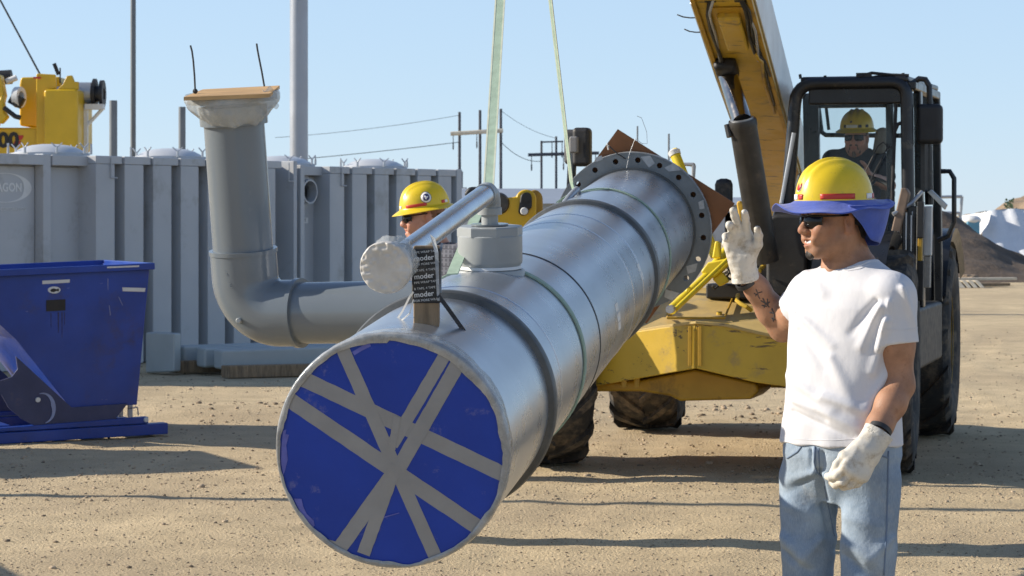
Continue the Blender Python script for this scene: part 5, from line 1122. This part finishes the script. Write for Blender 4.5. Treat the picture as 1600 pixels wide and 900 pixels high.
def boots(par, an, yaw, gz=0):
    for q in an:
        f = Vector((-math.sin(yaw), -math.cos(yaw), 0)); c = Vector((q[0],q[1],gz)); Fd = Field(A3(c)-.26, A3(c)+np.array((.26,.26,.3)), .008)
        Fd.cap(A3(c-f*.05+ZV*.045), A3(c+f*.15+ZV*.04), .045, .04, .03, flat=(ZV,1.1)); Fd.cap(A3(c+ZV*.05), A3(c+ZV*.2), .05, .055, .04); Fd.cut(A3(c+ZV*.012),(0,0,-1)); V, Q = Fd.mesh(); obj('boot', (V,Q), BOOT, par, smooth=180)

# --- worker in the white shirt ---------------------------------------------------------------------------------
WD = 7.17
def w1(px, py, dy=0.0): return W(px, py, WD+dy)
BY = R(40); BF = Vector((-math.sin(BY),-math.cos(BY),0)); BL = Vector((math.cos(BY),-math.sin(BY),0))
wk = thing('person', 'man in white t-shirt, jeans and yellow hard hat with blue sunshade raising a gloved hand', 'person', Vector((.985,WD,0)))
HD = Fr(w1(1303,343,-.01), R(71), R(1), R(0), .925)
shR, elR, wrR = w1(1267,458,.12), w1(1223,512,.30), w1(1164,423,.22)
shL, elL, wrL = w1(1394,464,-.12), w1(1406,602,-.13), w1(1360,694,-.225)
hipc = w1(1312,740,0); hR, hL = hipc-BL*.108, hipc+BL*.108
knR, knL = w1(1262,975,.05), w1(1354,975,-.10); anR, anL = w1(1262,1170,.06), w1(1354,1170,-.08)
anR.z = anL.z = .09
def body(par, lo, hi, h, H, nk, shs, els, wrs, hips, kns, ans, ts, l, f, mt, tint, jaw=1.0, smile=True, hands=None, ar=(.056,.047,.041,.044,.029), name='body'):
    Fd = Field(lo, hi, h); z, cx, cy, a, b = ts; Fd.stack(z, cx, cy, a, b, l, f, .03)
    head(Fd, H, jaw, smile); c = H.sc
    Fd.cap(A3(H(0,.028,-.055)), A3(nk), .05*c, .062, .025); Fd.cap(A3(H(0,.03,-.03)), A3(nk+Vector((0,0,-.02))), .05*c, .07, .03)
    for q in (-1,1): Fd.cap(A3(H(q*.055,.03,-.045)), A3(H(q*.022,-.02,-.16)), .013, .009, .035)
    for s_, e_, w_ in zip(shs, els, wrs): Fd.cap(A3(nk-ZV*.03), A3(s_), .055, .052, .05); arm(Fd, s_, e_, w_, ar)
    for p, k_, a_ in zip(hips, kns, ans):
        p, k_, a_ = A3(p), A3(k_), A3(a_); cf_ = k_+(a_-k_)*.3; Fd.path([p,k_],[.064,.05],.04); Fd.path([k_,cf_,a_],[.05,.05,.036],.03); Fd.cap(a_, a_+A3(f)*.12-np.array((0,0,.05)), .036, .03, .03)
    if hands: hands(Fd)
    V, Q = Fd.mesh(); return obj(name, (V,Q), mt, par, smooth=180, tint=tint(V))
zz = [w1(0,y).z for y in (745,692,620,560,520,480,452,428,408)]
cxs = [w1(x,0).x for x in (1314,1315.5,1316,1320,1323,1325,1329,1332,1334)]; cys = [WD]*9
TA = [.14,.186,.172,.176,.183,.185,.168,.12,.07]; TB = [.095,.142,.137,.128,.122,.115,.103,.085,.06]
NK = w1(1331,420,.02)
def wk_hands(Fd): pass
body(wk, (.52,6.72,-.01), (1.32,7.52,1.95), .0046, HD, NK, (shL,shR), (elL,elR), (wrL+(wrL-elL)*.12,wrR+(wrR-elR)*.1), (hL,hR), (knL,knR), (anL,anR), (zz,cxs,cys,[q-.02 for q in TA],[q-.02 for q in TB]), BL, BF, SKIN_DARK, lambda V: skin_tint(V, HD, stubble=.2), 1.03, True, wk_hands)
# t-shirt
def crease(V, N, a, b, w, amp):                # a fold line on the camera side of the cloth
    dx, dz = b.x-a.x, b.z-a.z; t = np.clip(((V[:,0]-a.x)*dx+(V[:,2]-a.z)*dz)/(dx*dx+dz*dz), 0, 1)
    q = np.hypot(V[:,0]-a.x-t*dx, V[:,2]-a.z-t*dz); return amp*np.exp(-(q/(w*(1+.5*t)))**2)*(1-.55*t)*np.clip(.25-N[:,1], 0, 1)
Fd = Field((.5,6.74,.9), (1.32,7.5,1.6), .0046)
Fd.stack(zz[1:]if False else [zz[1]-.002]+zz[2:], cxs[1:], cys[1:], TA[1:], TB[1:], BL, BF, .03)
Fs = Field((.5,6.74,.9), (1.32,7.5,1.6), .0046)
for s_, e_, q in ((shL,elL,.53),(shR,elR,.42)):
    e = s_+(e_-s_)*q; d = (e_-s_).normalized(); Fd.cap(A3(NK-ZV*.035), A3(s_), .058, .062, .05); F1 = Field((.5,6.74,.9), (1.32,7.5,1.6), .0046)
    F1.cap(A3(s_-d*.01), A3(e+d*.1), .060, .069, .03); F1.cap(A3(e-d*.03), A3(e+d*.16), .053, .058, .006, 's')
    P_ = np.meshgrid(*[F1.lo[i]+np.arange(F1.n[i])*F1.h for i in range(3)], indexing='ij', sparse=True); F1.F = np.maximum(F1.F, ((P_[0]-e.x)*d.x+(P_[1]-e.y)*d.y+(P_[2]-e.z)*d.z).astype(np.float32)); Fs.F = np.minimum(Fs.F, F1.F)
h_ = np.clip(.5+.5*(Fd.F-Fs.F)/.03, 0, 1); Fd.F = Fd.F*(1-h_)+Fs.F*h_-.03*h_*(1-h_)
nkc = w1(1321,398,-.03); Fd.cap(A3(nkc+Vector((.012,.02,.10))), A3(w1(1325,404,-.0)), .075, .068, .012, 's')
Fd.cut(A3(w1(1315,693)), (0.02,0,-1)); 
Fd.stack([zz[1]-.02,zz[1]+.03], cxs[1:3], cys[1:3], [q-.008 for q in TA[1:3]], [q-.008 for q in TB[1:3]], BL, BF, .004, 's')
SC = [((1374,478),(1345,540),.014,.011),((1366,470),(1330,520),.012,-.007),((1382,500),(1362,580),.014,.010),((1262,500),(1300,540),.014,.007),((1256,520),(1290,575),.012,-.005),((1236,590),(1300,640),.016,.009),((1232,606),(1290,655),.010,-.007),((1250,630),(1340,668),.016,.010),((1244,648),(1330,684),.010,-.007),((1290,620),(1370,650),.018,.008),((1400,560),(1350,640),.016,.008),((1402,590),(1360,670),.012,-.008),((1404,610),(1375,675),.012,.008),((1300,560),(1330,630),.02,.005),((1405,450),(1425,505),.012,.008),((1385,470),(1380,515),.010,.007),((1270,420),(1290,460),.014,.006),((1228,480),(1250,470),.010,.006)]
def shirt_disp(V, N):
    dd = .0028*wob(V, 20, 1)+.0016*wob(V, 60, 2)
    for a, b, w, am in SC: dd = dd+crease(V, N, w1(*a,-.14), w1(*b,-.14), w*.72, am*1.75)
    low = np.clip((1.04-V[:,2])/.07, 0, 1); return dd+low*.0035*np.sin(np.arctan2(V[:,1]-WD, V[:,0]-.98)*9+V[:,2]*14)
ts = obj('t_shirt', Fd.mesh(shirt_disp), COTTON, wk, smooth=180)
m = MB(); col = []                                           # neck ribbing
# jeans
Fd = Field((.55,6.78,.02), (1.36,7.5,1.04), .006)
zj = [hipc.z-.085, hipc.z-.01, w1(0,710).z, w1(0,672).z]; Fd.stack(zj, [hipc.x,hipc.x,cxs[1],cxs[1]], [WD]*4, [.135,.172,.182,.177], [.065,.112,.134,.133], BL, BF, .05)
for h_, k_, a_, fx in ((hR,knR,anR,0),(hL,knL,anL,0)):
    h_, k_, a_ = A3(h_), A3(k_), A3(a_); m1 = h_+(k_-h_)*.5
    Fd.path([h_+np.array((0,0,-.02)), m1, k_], [.088,.079,.073], .018); Fd.path([k_, (k_+a_)/2, a_-np.array((0,0,.05))], [.073,.077,.088], .03)

Fd.cut((0,0,.07), (0,0,-1))
JC = [((1281,738),(1306,842),.012,-.012),((1289,744),(1325,770),.014,.006),((1276,742),(1238,762),.016,.007),((1272,750),(1236,780),.012,-.005),((1276,706),(1279,738),.010,.008),((1270,706),(1272,736),.006,-.006),((1286,708),(1288,736),.007,-.006),((1230,850),(1268,885),.02,.010),((1226,868),(1270,902),.012,-.008),((1290,850),(1252,892),.016,.007),((1322,850),(1372,880),.02,.008),((1318,870),(1365,905),.014,-.007),((1392,840),(1352,875),.016,.007),((1240,800),(1290,812),.02,.005),((1325,810),(1380,822),.02,.005)]
def jd(V, N):
    o = .003*wob(V, 30, 6)+.0014*wob(V, 85, 7)
    for a, b, w, am in JC: o = o+crease(V, N, w1(*a,-.13), w1(*b,-.13), w*.75, am*1.7)
    return o
jn = obj('jeans', Fd.mesh(jd), DENIM, wk, smooth=180)
def seam(nm, pts, r, mt, par): m = MB(); m.tube(pts, r, 6); return obj(nm, m, mt, par, smooth=180)
from mathutils.bvhtree import BVHTree
def on_surf(o, pts, off=.001):
    me = o.data; bv = BVHTree.FromPolygons([v.co for v in me.vertices], [tuple(p.vertices) for p in me.polygons]); g = ORG[o.name]; out = []
    for p in pts:
        r = bv.ray_cast(EYEV-g, (p-EYEV).normalized())
        out.append((r[0]+g-(p-EYEV).normalized()*off) if r[0] is not None else p)
    return out
def path_px(pts, n=8):
    out = []
    for i in range(len(pts)-1):
        for k in range(n): t = k/n; out.append(w1(pts[i][0]+(pts[i+1][0]-pts[i][0])*t, pts[i][1]+(pts[i+1][1]-pts[i][1])*t))
    return out+[w1(*pts[-1])]
DSEAM = M('denim_seam', (.13,.18,.26), .9)
for P in ([(1388,705),(1387,760),(1385,830),(1381,899)],[(1273,698),(1272,722),(1276,738),(1284,744)],[(1366,702),(1377,712),(1388,716)],[(1230,716),(1246,706),(1252,698)]): seam('jeans_seam', on_surf(jn, path_px(P), .0005), .0028, DSEAM, jn)
m = MB(); q = on_surf(jn, [w1(1378,700)])[0]; m.ball(q, .006, n=8, m=6); obj('rivet', m, GALV, jn)
for P in ([(1228,686),(1260,687),(1300,688),(1340,686),(1375,680),(1400,674)],[(1384,514),(1400,515),(1418,515),(1434,512)],[(1223,481),(1232,486),(1244,488)]): seam('hem_stitch', on_surf(ts, path_px(P), .0), .0012, COTTON, ts)
for dy_ in (0,5): seam('neck_rib', on_surf(ts, path_px([(1289,404+dy_),(1304,413+dy_),(1325,418+dy_),(1344,415+dy_),(1358,408+dy_)]), .0005), .0028 if dy_ == 0 else .0014, COTTON, ts)
for P in ([(1274,700),(1275,742)],[(1279,700),(1281,740)],[(1288,760),(1296,800),(1304,838)]): seam('jeans_seam', on_surf(jn, path_px(P), .0005), .0016, DSEAM, jn)
boots(wk, (anL,anR), BY)
# gloves
def cuff(Fd, wr, d, r0, r1, fl=None): 
    d = Vector(d).normalized(); Fd.cap(A3(wr+d*.02), A3(wr-d*.048), r0, r1, .02, flat=fl); Fd.cut(A3(wr-d*.046), A3(-d)); Fd.cap(A3(wr-d*.03), A3(wr-d*.12), r1-.006, r1, .004, 's', flat=fl)
d1 = (w1(1150,360,.19)-w1(1161,418,.215)).normalized(); g1 = w1(1161,416,.215)
Fd = Field(A3(g1)-np.array((.13,.13,.09)), A3(g1)+np.array((.13,.13,.23)), .0026)
hand(Fd, g1, d1, (-.25,-.95,-.1), (1,-.2,.15), ((.12,.24,.16),(.10,.24,.18),(.35,.6,.4),(.6,.75,.5)), (.10,-.06,-.02,-.02), (.62,.25), .99, .0128, (.034,.026,.022), .008, .019)
cuff(Fd, g1, d1, .036, .044, ((0,1,0),1.15))
obj('work_glove', Fd.mesh(lambda V, N: .0011*wob(V, 240, 11)+.0016*np.maximum(0, wob(V*np.array((1,1,2.2)), 120, 12, 4))), LEATHER, wk, smooth=180)
d2 = (w1(1316,772,-.27)-w1(1364,692,-.225)).normalized(); g2 = w1(1361,695,-.235)
Fd = Field(A3(g2)-np.array((.2,.14,.22)), A3(g2)+np.array((.12,.14,.10)), .0026)
hand(Fd, g2, d2, (.15,1,-.1), (-.75,-.25,.6), ((.55,.7,.4),(.5,.75,.5),(.5,.8,.5),(.55,.8,.5)), (.1,.02,-.05,-.12), (.32,.35), 1.02, .0125, (.036,.027,.022), .008, .0195)
cuff(Fd, g2, d2, .038, .046, ((0,1,0),1.2))
gl2 = obj('work_glove', Fd.mesh(lambda V, N: .0012*wob(V, 240, 13)+.0018*np.maximum(0, wob(V, 120, 14, 4))), LEATHER, wk, smooth=180)
for wr, el, g, d in ((wrR,elR,g1,d1),(wrL,elL,g2,d2)):
    q = g-d*.05; ax_ = (el-g).normalized(); m = MB(); m.band(q+ax_*.0, ax_, .028, .0345, -.006, .008, 24); obj('glove_lining', m, RUBH, wk)
# tattoo on the raised forearm: thin ink on the skin
bdy = [o for o in wk.children if o.name.startswith('body')][0]
INK = M('tattoo_ink', (.06,.05,.05), .6)
def ink(strokes, w):
    m = MB()
    for P in strokes:
        q = on_surf(bdy, path_px(P, 4), .0008); m.tube(q, w, 5)
    obj('tattoo', m, INK, bdy, smooth=180)
ink([[(1181,452),(1184,458),(1180,463)],[(1184,458),(1191,456)],[(1184,460),(1187,467)],[(1178,458),(1183,461)]], .0014)
ink([[(1189,470),(1196,474),(1203,472)],[(1192,466),(1196,474),(1194,481)],[(1196,474),(1202,480)],[(1190,477),(1198,479)],[(1199,467),(1200,476)]], .002)
ink([[(1206,482),(1210,492),(1208,502)],[(1202,488),(1210,490)],[(1205,497),(1212,500)]], .0022)
# head wear
HX = Fr(w1(1303.5,314,-.01), R(71), R(1), 0, .89)
ht = hard_hat(wk, HX, .109, .131, .134, .004)
hat_band(ht, HX, .109, .131, [(-2.05,-1.55,WTAPE),(-1.5,-1.3,RED),(-.75,.15,RED),(.55,.85,WTAPE),(.87,1.1,RED),(2.0,2.9,RED),(3.2,3.6,WTAPE)])
def shade(u, v):                                             # u 0..1 round the head, front at -pi/2
    th = u*2*math.pi; ct, sn = math.cos(th), math.sin(th); fr_ = max(0,-sn); bk = max(0,sn)
    w = .052+.028*fr_+.022*bk; r0 = 1.0
    x = (.108*r0+w*v)*ct; y = (.132*r0+(w)*v)*sn
    z = .003-.046*v*abs(ct)**.8*(1-.15*v)-.034*v*fr_*(1-.62*v)+.004*math.sin(th*3+1)*v+.004*math.sin(th*7)*v*v+.006*bk*v**2
    return HX(x, y, z)
m = MB(); m.grid(shade, 110, 12, cu=True); sd = obj('sunshade_brim', m, SHADEB, wk, smooth=180, solid=.002)
def flap(u, v):                                              # cloth hanging from the back rim
    th = -.1+u*(math.pi+.2); ct, sn = math.cos(th), math.sin(th); r = .4+.6*math.sin(u*math.pi)**.6
    L = .15*math.sin(u*math.pi)**.7
    x = (.108+.042-.02*v)*ct*(1-.06*v); y = (.132+.062-.03*v-.02*v*v)*sn; z = .004-.02*abs(ct)-L*v+.004*math.sin(u*22)*v
    return HX(x+.006*math.sin(u*16+v*3)*v, y+.008*math.sin(u*19)*v, z)
m = MB(); m.grid(flap, 60, 20); obj('neck_flap', m, SHADEB, sd, smooth=180, solid=.002)
def lens(par, H, mt=LENS, fr=.013):
    m = MB()
    for q in (-1,1):
        m2 = MB()
        m2.grid(lambda u, v: H(q*(.008+.058*u), -.108+.004*0+.034*u**2.2+.004*(v-.5)**2*4, -.022+.036*v-(.007*u*(1-v))), 14, 8); obj('lens', m2, mt, par, smooth=180, solid=.003)
    m.tube([H(-.066,-.076,.012), H(-.03,-.103,.015), H(0,-.106,.013), H(.03,-.103,.015), H(.066,-.076,.012)], .0028, 8)
    m.tube([H(.066,-.076,.012), H(.078,-.04,.012), H(.083,.01,.014)], .003, 8); m.tube([H(-.066,-.076,.012), H(-.078,-.04,.012), H(-.083,.01,.014)], .003, 8); return m
sg_ = MB()
fr_m = lens(wk, HD); obj('sunglasses', fr_m, LENS, wk, smooth=180)
def hair(par, H, mt, z0=-.07, nm='hair', grow=.006, front=-.02, side=.02):
    Fd = Field(A3(H.o)-.16, A3(H.o)+.17, .005); ax = H.ax(); c = H.sc; P = lambda *p: A3(H(*p)); Fd.ell(P(0,.018,.04), [(.076+grow)*c,(.098+grow)*c,(.088+grow)*c], ax, .01); Fd.cap(P(0,.055,-.03), P(0,.05,z0), .055*c, .05*c, .02)
    Fd.cut(P(0,front,0), A3(H.m@Vector((0,-1,0)))); Fd.ell(P(0,-.03,-.05),[.2*c,.06*c,.07*c],ax,.01,'s'); Fd.cut(P(0,0,z0), A3(H.m@Vector((0,0,-1))))
    for q in (-1,1): Fd.ell(P(q*.085,.01,-.012),[.03*c,.022*c,.034*c],ax,.006,'s')
    obj(nm, Fd.mesh(lambda V, N: .002*wob(V, 300, 17)), mt, par, smooth=180)
hair(wk, HD, HAIRD)
def goatee(par, H, mt, pts, nm='goatee'):
    Fd = Field(A3(H(0,-.07,-.09))-.08, A3(H(0,-.07,-.09))+.08, .003); c = H.sc
    for a, b_, r1, r2 in pts: Fd.cap(A3(H(*a)), A3(H(*b_)), r1*c, r2*c, .006)
    obj(nm, Fd.mesh(lambda V, N: .0012*wob(V, 700, 18)), mt, par, smooth=180)
goatee(wk, HD, HAIRD, [((-.012,-.083,-.110),(.012,-.083,-.110),.0125,.0125),((0,-.092,-.104),(0,-.084,-.116),.008,.010)])
m = MB(); m.grid(lambda u, v: HD(-.024+.048*u, -.0885-.0065*math.sin(u*3.14), -.0765+.0115*v), 10, 4); obj('teeth', m, LABEL, wk, smooth=180, solid=.003)
for q in (-1,1):
    m = MB(); m.tube([HD(q*.014,-.099,.022), HD(q*.034,-.094,.029), HD(q*.052,-.078,.024)], [.003,.004,.002], 8); obj('eyebrow', m, HAIRD, wk)

# --- man behind the outlet -------------------------------------------------------------------------------------
MD = 12.45
def w2(px, py, dy=0.0): return W(px, py, MD+dy)
mn = thing('person', 'bearded man in plaid shirt and yellow hard hat looking down behind the gray branch pipe', 'person', (w2(690,0).x, MD, 0))
H2 = Fr(w2(661,338), R(78), R(6), 0, .98); f2 = Vector((-math.sin(R(60)),-math.cos(R(60)),0)); l2 = Vector((math.cos(R(60)),-math.sin(R(60)),0))
cb2 = w2(694,470); sL2, sR2 = w2(694,400)+l2*.19, w2(694,400)-l2*.19; eL2, eR2 = sL2-ZV*.28+f2*.06, sR2-ZV*.28+f2*.06; wL2, wR2 = eL2+f2*.2-ZV*.12-l2*.06, eR2+f2*.2-ZV*.12+l2*.06
z2 = [.86,.95,1.1,1.24,1.34,1.42,1.47,1.5]; cx2 = [cb2.x]*8; cy2 = [MD]*8; a2 = [.18,.175,.175,.19,.2,.18,.12,.075]; b2 = [.13,.13,.13,.13,.125,.11,.085,.06]
hp2 = Vector((cb2.x,MD,.9)); hh = (hp2+l2*.09, hp2-l2*.09); kk = tuple(h_+Vector((0,0,-.42))+f2*.02 for h_ in hh); aa = tuple(h_+Vector((0,0,-.81)) for h_ in hh)
def hands2(Fd):
    for w_, e_ in ((wL2,eL2),(wR2,eR2)): d = (w_-e_).normalized(); hand(Fd, w_, d, (0,.2,-1), l2*(-1 if w_ is wL2 else 1), (((.3,.4,.3),)*4), sc=1.0)
NK2 = w2(686,398)
body(mn, (w2(600,0).x-.1,MD-.5,-.01), (w2(780,0).x+.1,MD+.5,1.9), .0075, H2, NK2, (sL2,sR2), (eL2,eR2), (wL2,wR2), hh, kk, aa, (z2,cx2,cy2,[q-.025 for q in a2],[q-.025 for q in b2]), l2, f2, SKIN_FAIR, lambda V: skin_tint(V, H2), 1.0, True, hands2)
Fd = Field((cb2.x-.5,MD-.5,.8), (cb2.x+.5,MD+.5,1.62), .008); Fd.stack(z2, cx2, cy2, a2, b2, l2, f2, .03)
for s_, e_, w_ in ((sL2,eL2,wL2),(sR2,eR2,wR2)): Fd.cap(A3(NK2-ZV*.03), A3(s_), .07, .068, .05); Fd.cap(A3(s_), A3(e_), .07, .058, .03); Fd.cap(A3(e_), A3(e_+(w_-e_)*.8), .056, .045, .02)
Fd.cap(A3(NK2+Vector((-.02,0,.10))), A3(NK2-ZV*.01), .08, .06, .01, 's'); obj('plaid_shirt', Fd.mesh(lambda V, N: .007*wob(V, 26, 21)+.004*np.maximum(0, wob(V, 55, 22))), PLAID, mn, smooth=180)
m = MB(); c_ = NK2+Vector((-.015,0,.035)); m.lathe(c_-ZV*.03, Vector((-.2,0,1)), [(.088,0),(.078,.03),(.07,.055),(.068,.03),(.08,0)], 24, False); obj('shirt_collar', m, PLAID, mn, smooth=180)
Fd = Field((cb2.x-.45,MD-.45,.03), (cb2.x+.45,MD+.45,1.0), .011); Fd.stack([.8,.95], [cb2.x]*2, [MD]*2, [.178,.176], [.135,.13], l2, f2, .04)
for h_, k_, a_ in zip(hh, kk, aa): Fd.path([A3(h_), A3(k_), A3(a_)-np.array((0,0,.03))], [.095,.075,.07], .03)
Fd.cut((0,0,.06),(0,0,-1)); obj('trousers', Fd.mesh(lambda V, N: .005*wob(V, 30, 23)), TROU, mn, smooth=180); boots(mn, aa, R(60))
X2 = Fr(w2(663.5,322), R(78), R(9), 0, .97); h2_ = hard_hat(mn, X2, .110, .132, .122, .036)
hat_band(h2_, X2, .110, .132, [(-1.5,-1.25,WTAPE),(-.95,-.05,RED),(.6,.8,RED),(.8,1.0,WTAPE),(2.1,2.9,RED)], .004, .020)
ST = M('sticker_navy', (.03,.03,.13), .4)
def disc_on(X, a, b, th, zc, r, mt, nm, par, off, ph=0, n=24, fn=None):
    m = MB(); cx_ = lambda z: 1.012-.06*(max(0,z)/.12)**1.5-.18*(max(0,z-.03)/.09)**2
    P = []
    for k in range(n):
        q = 2*math.pi*k/n; rr = r*(fn(q) if fn else 1); z = zc+rr*math.sin(q); t = th+rr*math.cos(q)/b; s_ = math.sin(min(1.55, math.acos(min(1,max(0,(z)/.122))**(1/.9))))**.92
        P.append(X((a*s_+off)*math.cos(t), (b*s_+off)*math.sin(t), z))
    c = sum(P, Vector())/n; m.add([c]+P, [(0,1+k,1+(k+1)%n) for k in range(n)]); return obj(nm, m, mt, par, smooth=180, solid=.0008)
disc_on(X2, .110, .132, -.03, .047, .030, ST, 'round_sticker', h2_, .0025); disc_on(X2, .110, .132, -.03, .047, .0275, WTAPE, 'round_sticker', h2_, .0038); disc_on(X2, .110, .132, -.03, .047, .0185, ST, 'round_sticker', h2_, .005); disc_on(X2, .110, .132, -.03, .047, .011, WTAPE, 'sticker_emblem', h2_, .0062, fn=lambda q: .75+.3*math.sin(q*3+1)+.15*math.sin(q*7))
disc_on(HX, .109, .131, -1.55, .052, .020, WTAPE, 'front_sticker', ht, .004); disc_on(HX, .109, .131, -1.55, .052, .016, RED, 'front_sticker', ht, .0055)
fr_m = lens(mn, H2); obj('sunglasses', fr_m, LENS, mn, smooth=180)
hair(mn, H2, HAIRR, -.055, grow=.003)
goatee(mn, H2, HAIRR, [((-.03,-.068,-.098),(.03,-.068,-.098),.018,.018),((-.045,-.03,-.085),(-.025,-.07,-.105),.014,.016),((.045,-.03,-.085),(.025,-.07,-.105),.014,.016),((0,-.085,-.105),(0,-.078,-.135),.014,.014),((-.02,-.094,-.055),(.02,-.094,-.055),.0045,.0045)], 'beard')
m = MB(); m.tube([w2(699,345), w2(706,333), w2(690,345)], .006, 6); m.tube([H2(.07,.07,.0), H2(.03,.112,-.03), H2(-.03,.112,-.03), H2(-.07,.07,0)], .009, 8); obj('hat_suspension', m, RUBH, h2_)
m = MB(); q = [w2(704,384,-.09), w2(700,394,-.115), w2(694,412,-.14), w2(688,424,-.15)]; flat(m, q, .022, .002, Vector((1,0,.3))); ly = obj('lanyard', m, M('lanyard_gray', (.07,.075,.09), .7), mn)
obj('lettering', text_mb('ACTOR CONTR', .02, w2(689,423,-.165), (w2(703,385,-.1)-w2(689,423,-.155)), Vector((-.93,0,.37)), .0008, bold=.0004), LABEL, ly, smooth=None)

# --- operator in the cab ---------------------------------------------------------------------------------------
OD = 17.35
def w3(px, py, dy=0.0): return W(px, py, OD+dy)
op = thing('person', 'forklift operator in dark t-shirt, sunglasses and yellow hard hat seated in the cab', 'person', w3(1342,330))
H3 = Fr(w3(1338,214), R(20), R(3), 0, 1.02); f3 = Vector((-math.sin(R(20)),-math.cos(R(20)),0)); l3 = Vector((math.cos(R(20)),-math.sin(R(20)),0))
NK3 = w3(1338,238,.03); sR3, sL3 = w3(1301,251,.06), w3(1377,253,.0); eL3, wL3 = w3(1390,290,-.2), w3(1360,276,-.42); eR3, wR3 = w3(1296,290,-.14), w3(1322,302,-.42)
cz = [w3(0,y).z for y in (345,310,280,262,250,242,236)]; cx3 = [w3(1341,0).x]*7; cy3 = [OD+.04]*7; a3 = [.18,.18,.185,.18,.15,.1,.07]; b3 = [.15,.14,.13,.115,.1,.08,.06]
hp3 = Vector((w3(1342,0).x,OD+.0,cz[0]+.0)); hh3 = (hp3+l3*.09,hp3-l3*.09); kk3 = tuple(h_+f3*.38+ZV*.04 for h_ in hh3); aa3 = tuple(k_-ZV*.34+f3*.08 for k_ in kk3)
def hands3(Fd):
    hand(Fd, wL3, (-.85,-.3,.12), (-.1,.75,-.6), (-.1,-.5,.6), (((.7,.9,.6),)*4), sc=1.0); hand(Fd, wR3, (.6,-.5,.3), (0,.5,-.8), (.2,-.4,.7), (((.6,.8,.5),)*4), sc=1.0)
body(op, (w3(1270,0).x-.1,OD-.75,.4), (w3(1420,0).x+.1,OD+.45,2.5), .0085, H3, NK3, (sL3,sR3), (eL3,eR3), (wL3,wR3), hh3, kk3, aa3, (cz,cx3,cy3,[q-.02 for q in a3],[q-.02 for q in b3]), l3, f3, SKIN_FAIR, lambda V: skin_tint(V, H3, stubble=.3), 1.1, False, hands3)
Fd = Field((w3(1270,0).x-.1,OD-.45,cz[0]-.05), (w3(1420,0).x+.1,OD+.4,2.2), .009); Fd.stack(cz, cx3, cy3, a3, b3, l3, f3, .03)
for s_, e_ in ((sL3,eL3),(sR3,eR3)): Fd.cap(A3(NK3-ZV*.02), A3(s_), .065, .068, .05); Fd.cap(A3(s_), A3(s_+(e_-s_)*.62), .072, .066, .03)
Fd.cap(A3(NK3+Vector((0,-.03,.1))), A3(NK3+Vector((0,-.02,.01))), .075, .06, .01, 's'); obj('t_shirt', Fd.mesh(lambda V, N: .006*wob(V, 28, 31)), NAVY, op, smooth=180)
Fd = Field((hp3.x-.4,OD-.8,.35), (hp3.x+.4,OD+.3,cz[1]), .012); Fd.stack([cz[0]-.09,cz[0]+.05], [hp3.x]*2, [OD+.03]*2, [.185,.18], [.15,.145], l3, f3, .04)
for h_, k_, a_ in zip(hh3, kk3, aa3): Fd.path([A3(h_), A3(k_), A3(a_)], [.095,.08,.07], .03)
obj('trousers', Fd.mesh(), TROU, op, smooth=180); 
for q in aa3: 
    Fd = Field(A3(q)-.26, A3(q)+.2, .01); Fd.cap(A3(q-ZV*.09), A3(q-ZV*.1+f3*.16), .045, .04, .03); Fd.cap(A3(q-ZV*.08), A3(q), .05, .055, .03); obj('boot', Fd.mesh(), BOOT, op, smooth=180)
X3 = Fr(w3(1339,200), R(20), R(4), 0, 1.04); h3_ = hard_hat(op, X3, .112, .134, .126, .032); hat_band(h3_, X3, .112, .134, [(-2.0,-1.3,WTAPE),(-2.2,-2.03,BLACKM),(-1.25,-1.05,BLACKM),(-.8,-.6,BLACKM)], .006, .026)
disc_on(X3, .112, .134, -1.65, .05, .016, BLACKM, 'hat_sticker', h3_, .003, fn=lambda q: .7+.35*math.sin(q*2+.5))
fr_m = lens(op, H3); obj('sunglasses', fr_m, LENS, op, smooth=180); hair(op, H3, HAIRD, -.05, grow=.003)
goatee(op, H3, M('gray_brown_beard', (.11,.075,.055), .7), [((-.03,-.07,-.1),(.03,-.07,-.1),.0165,.0165),((0,-.085,-.105),(0,-.08,-.13),.014,.014),((-.03,-.088,-.085),(-.026,-.092,-.058),.006,.006),((.03,-.088,-.085),(.026,-.092,-.058),.006,.006),((-.02,-.096,-.055),(.02,-.096,-.055),.006,.006)], 'beard')
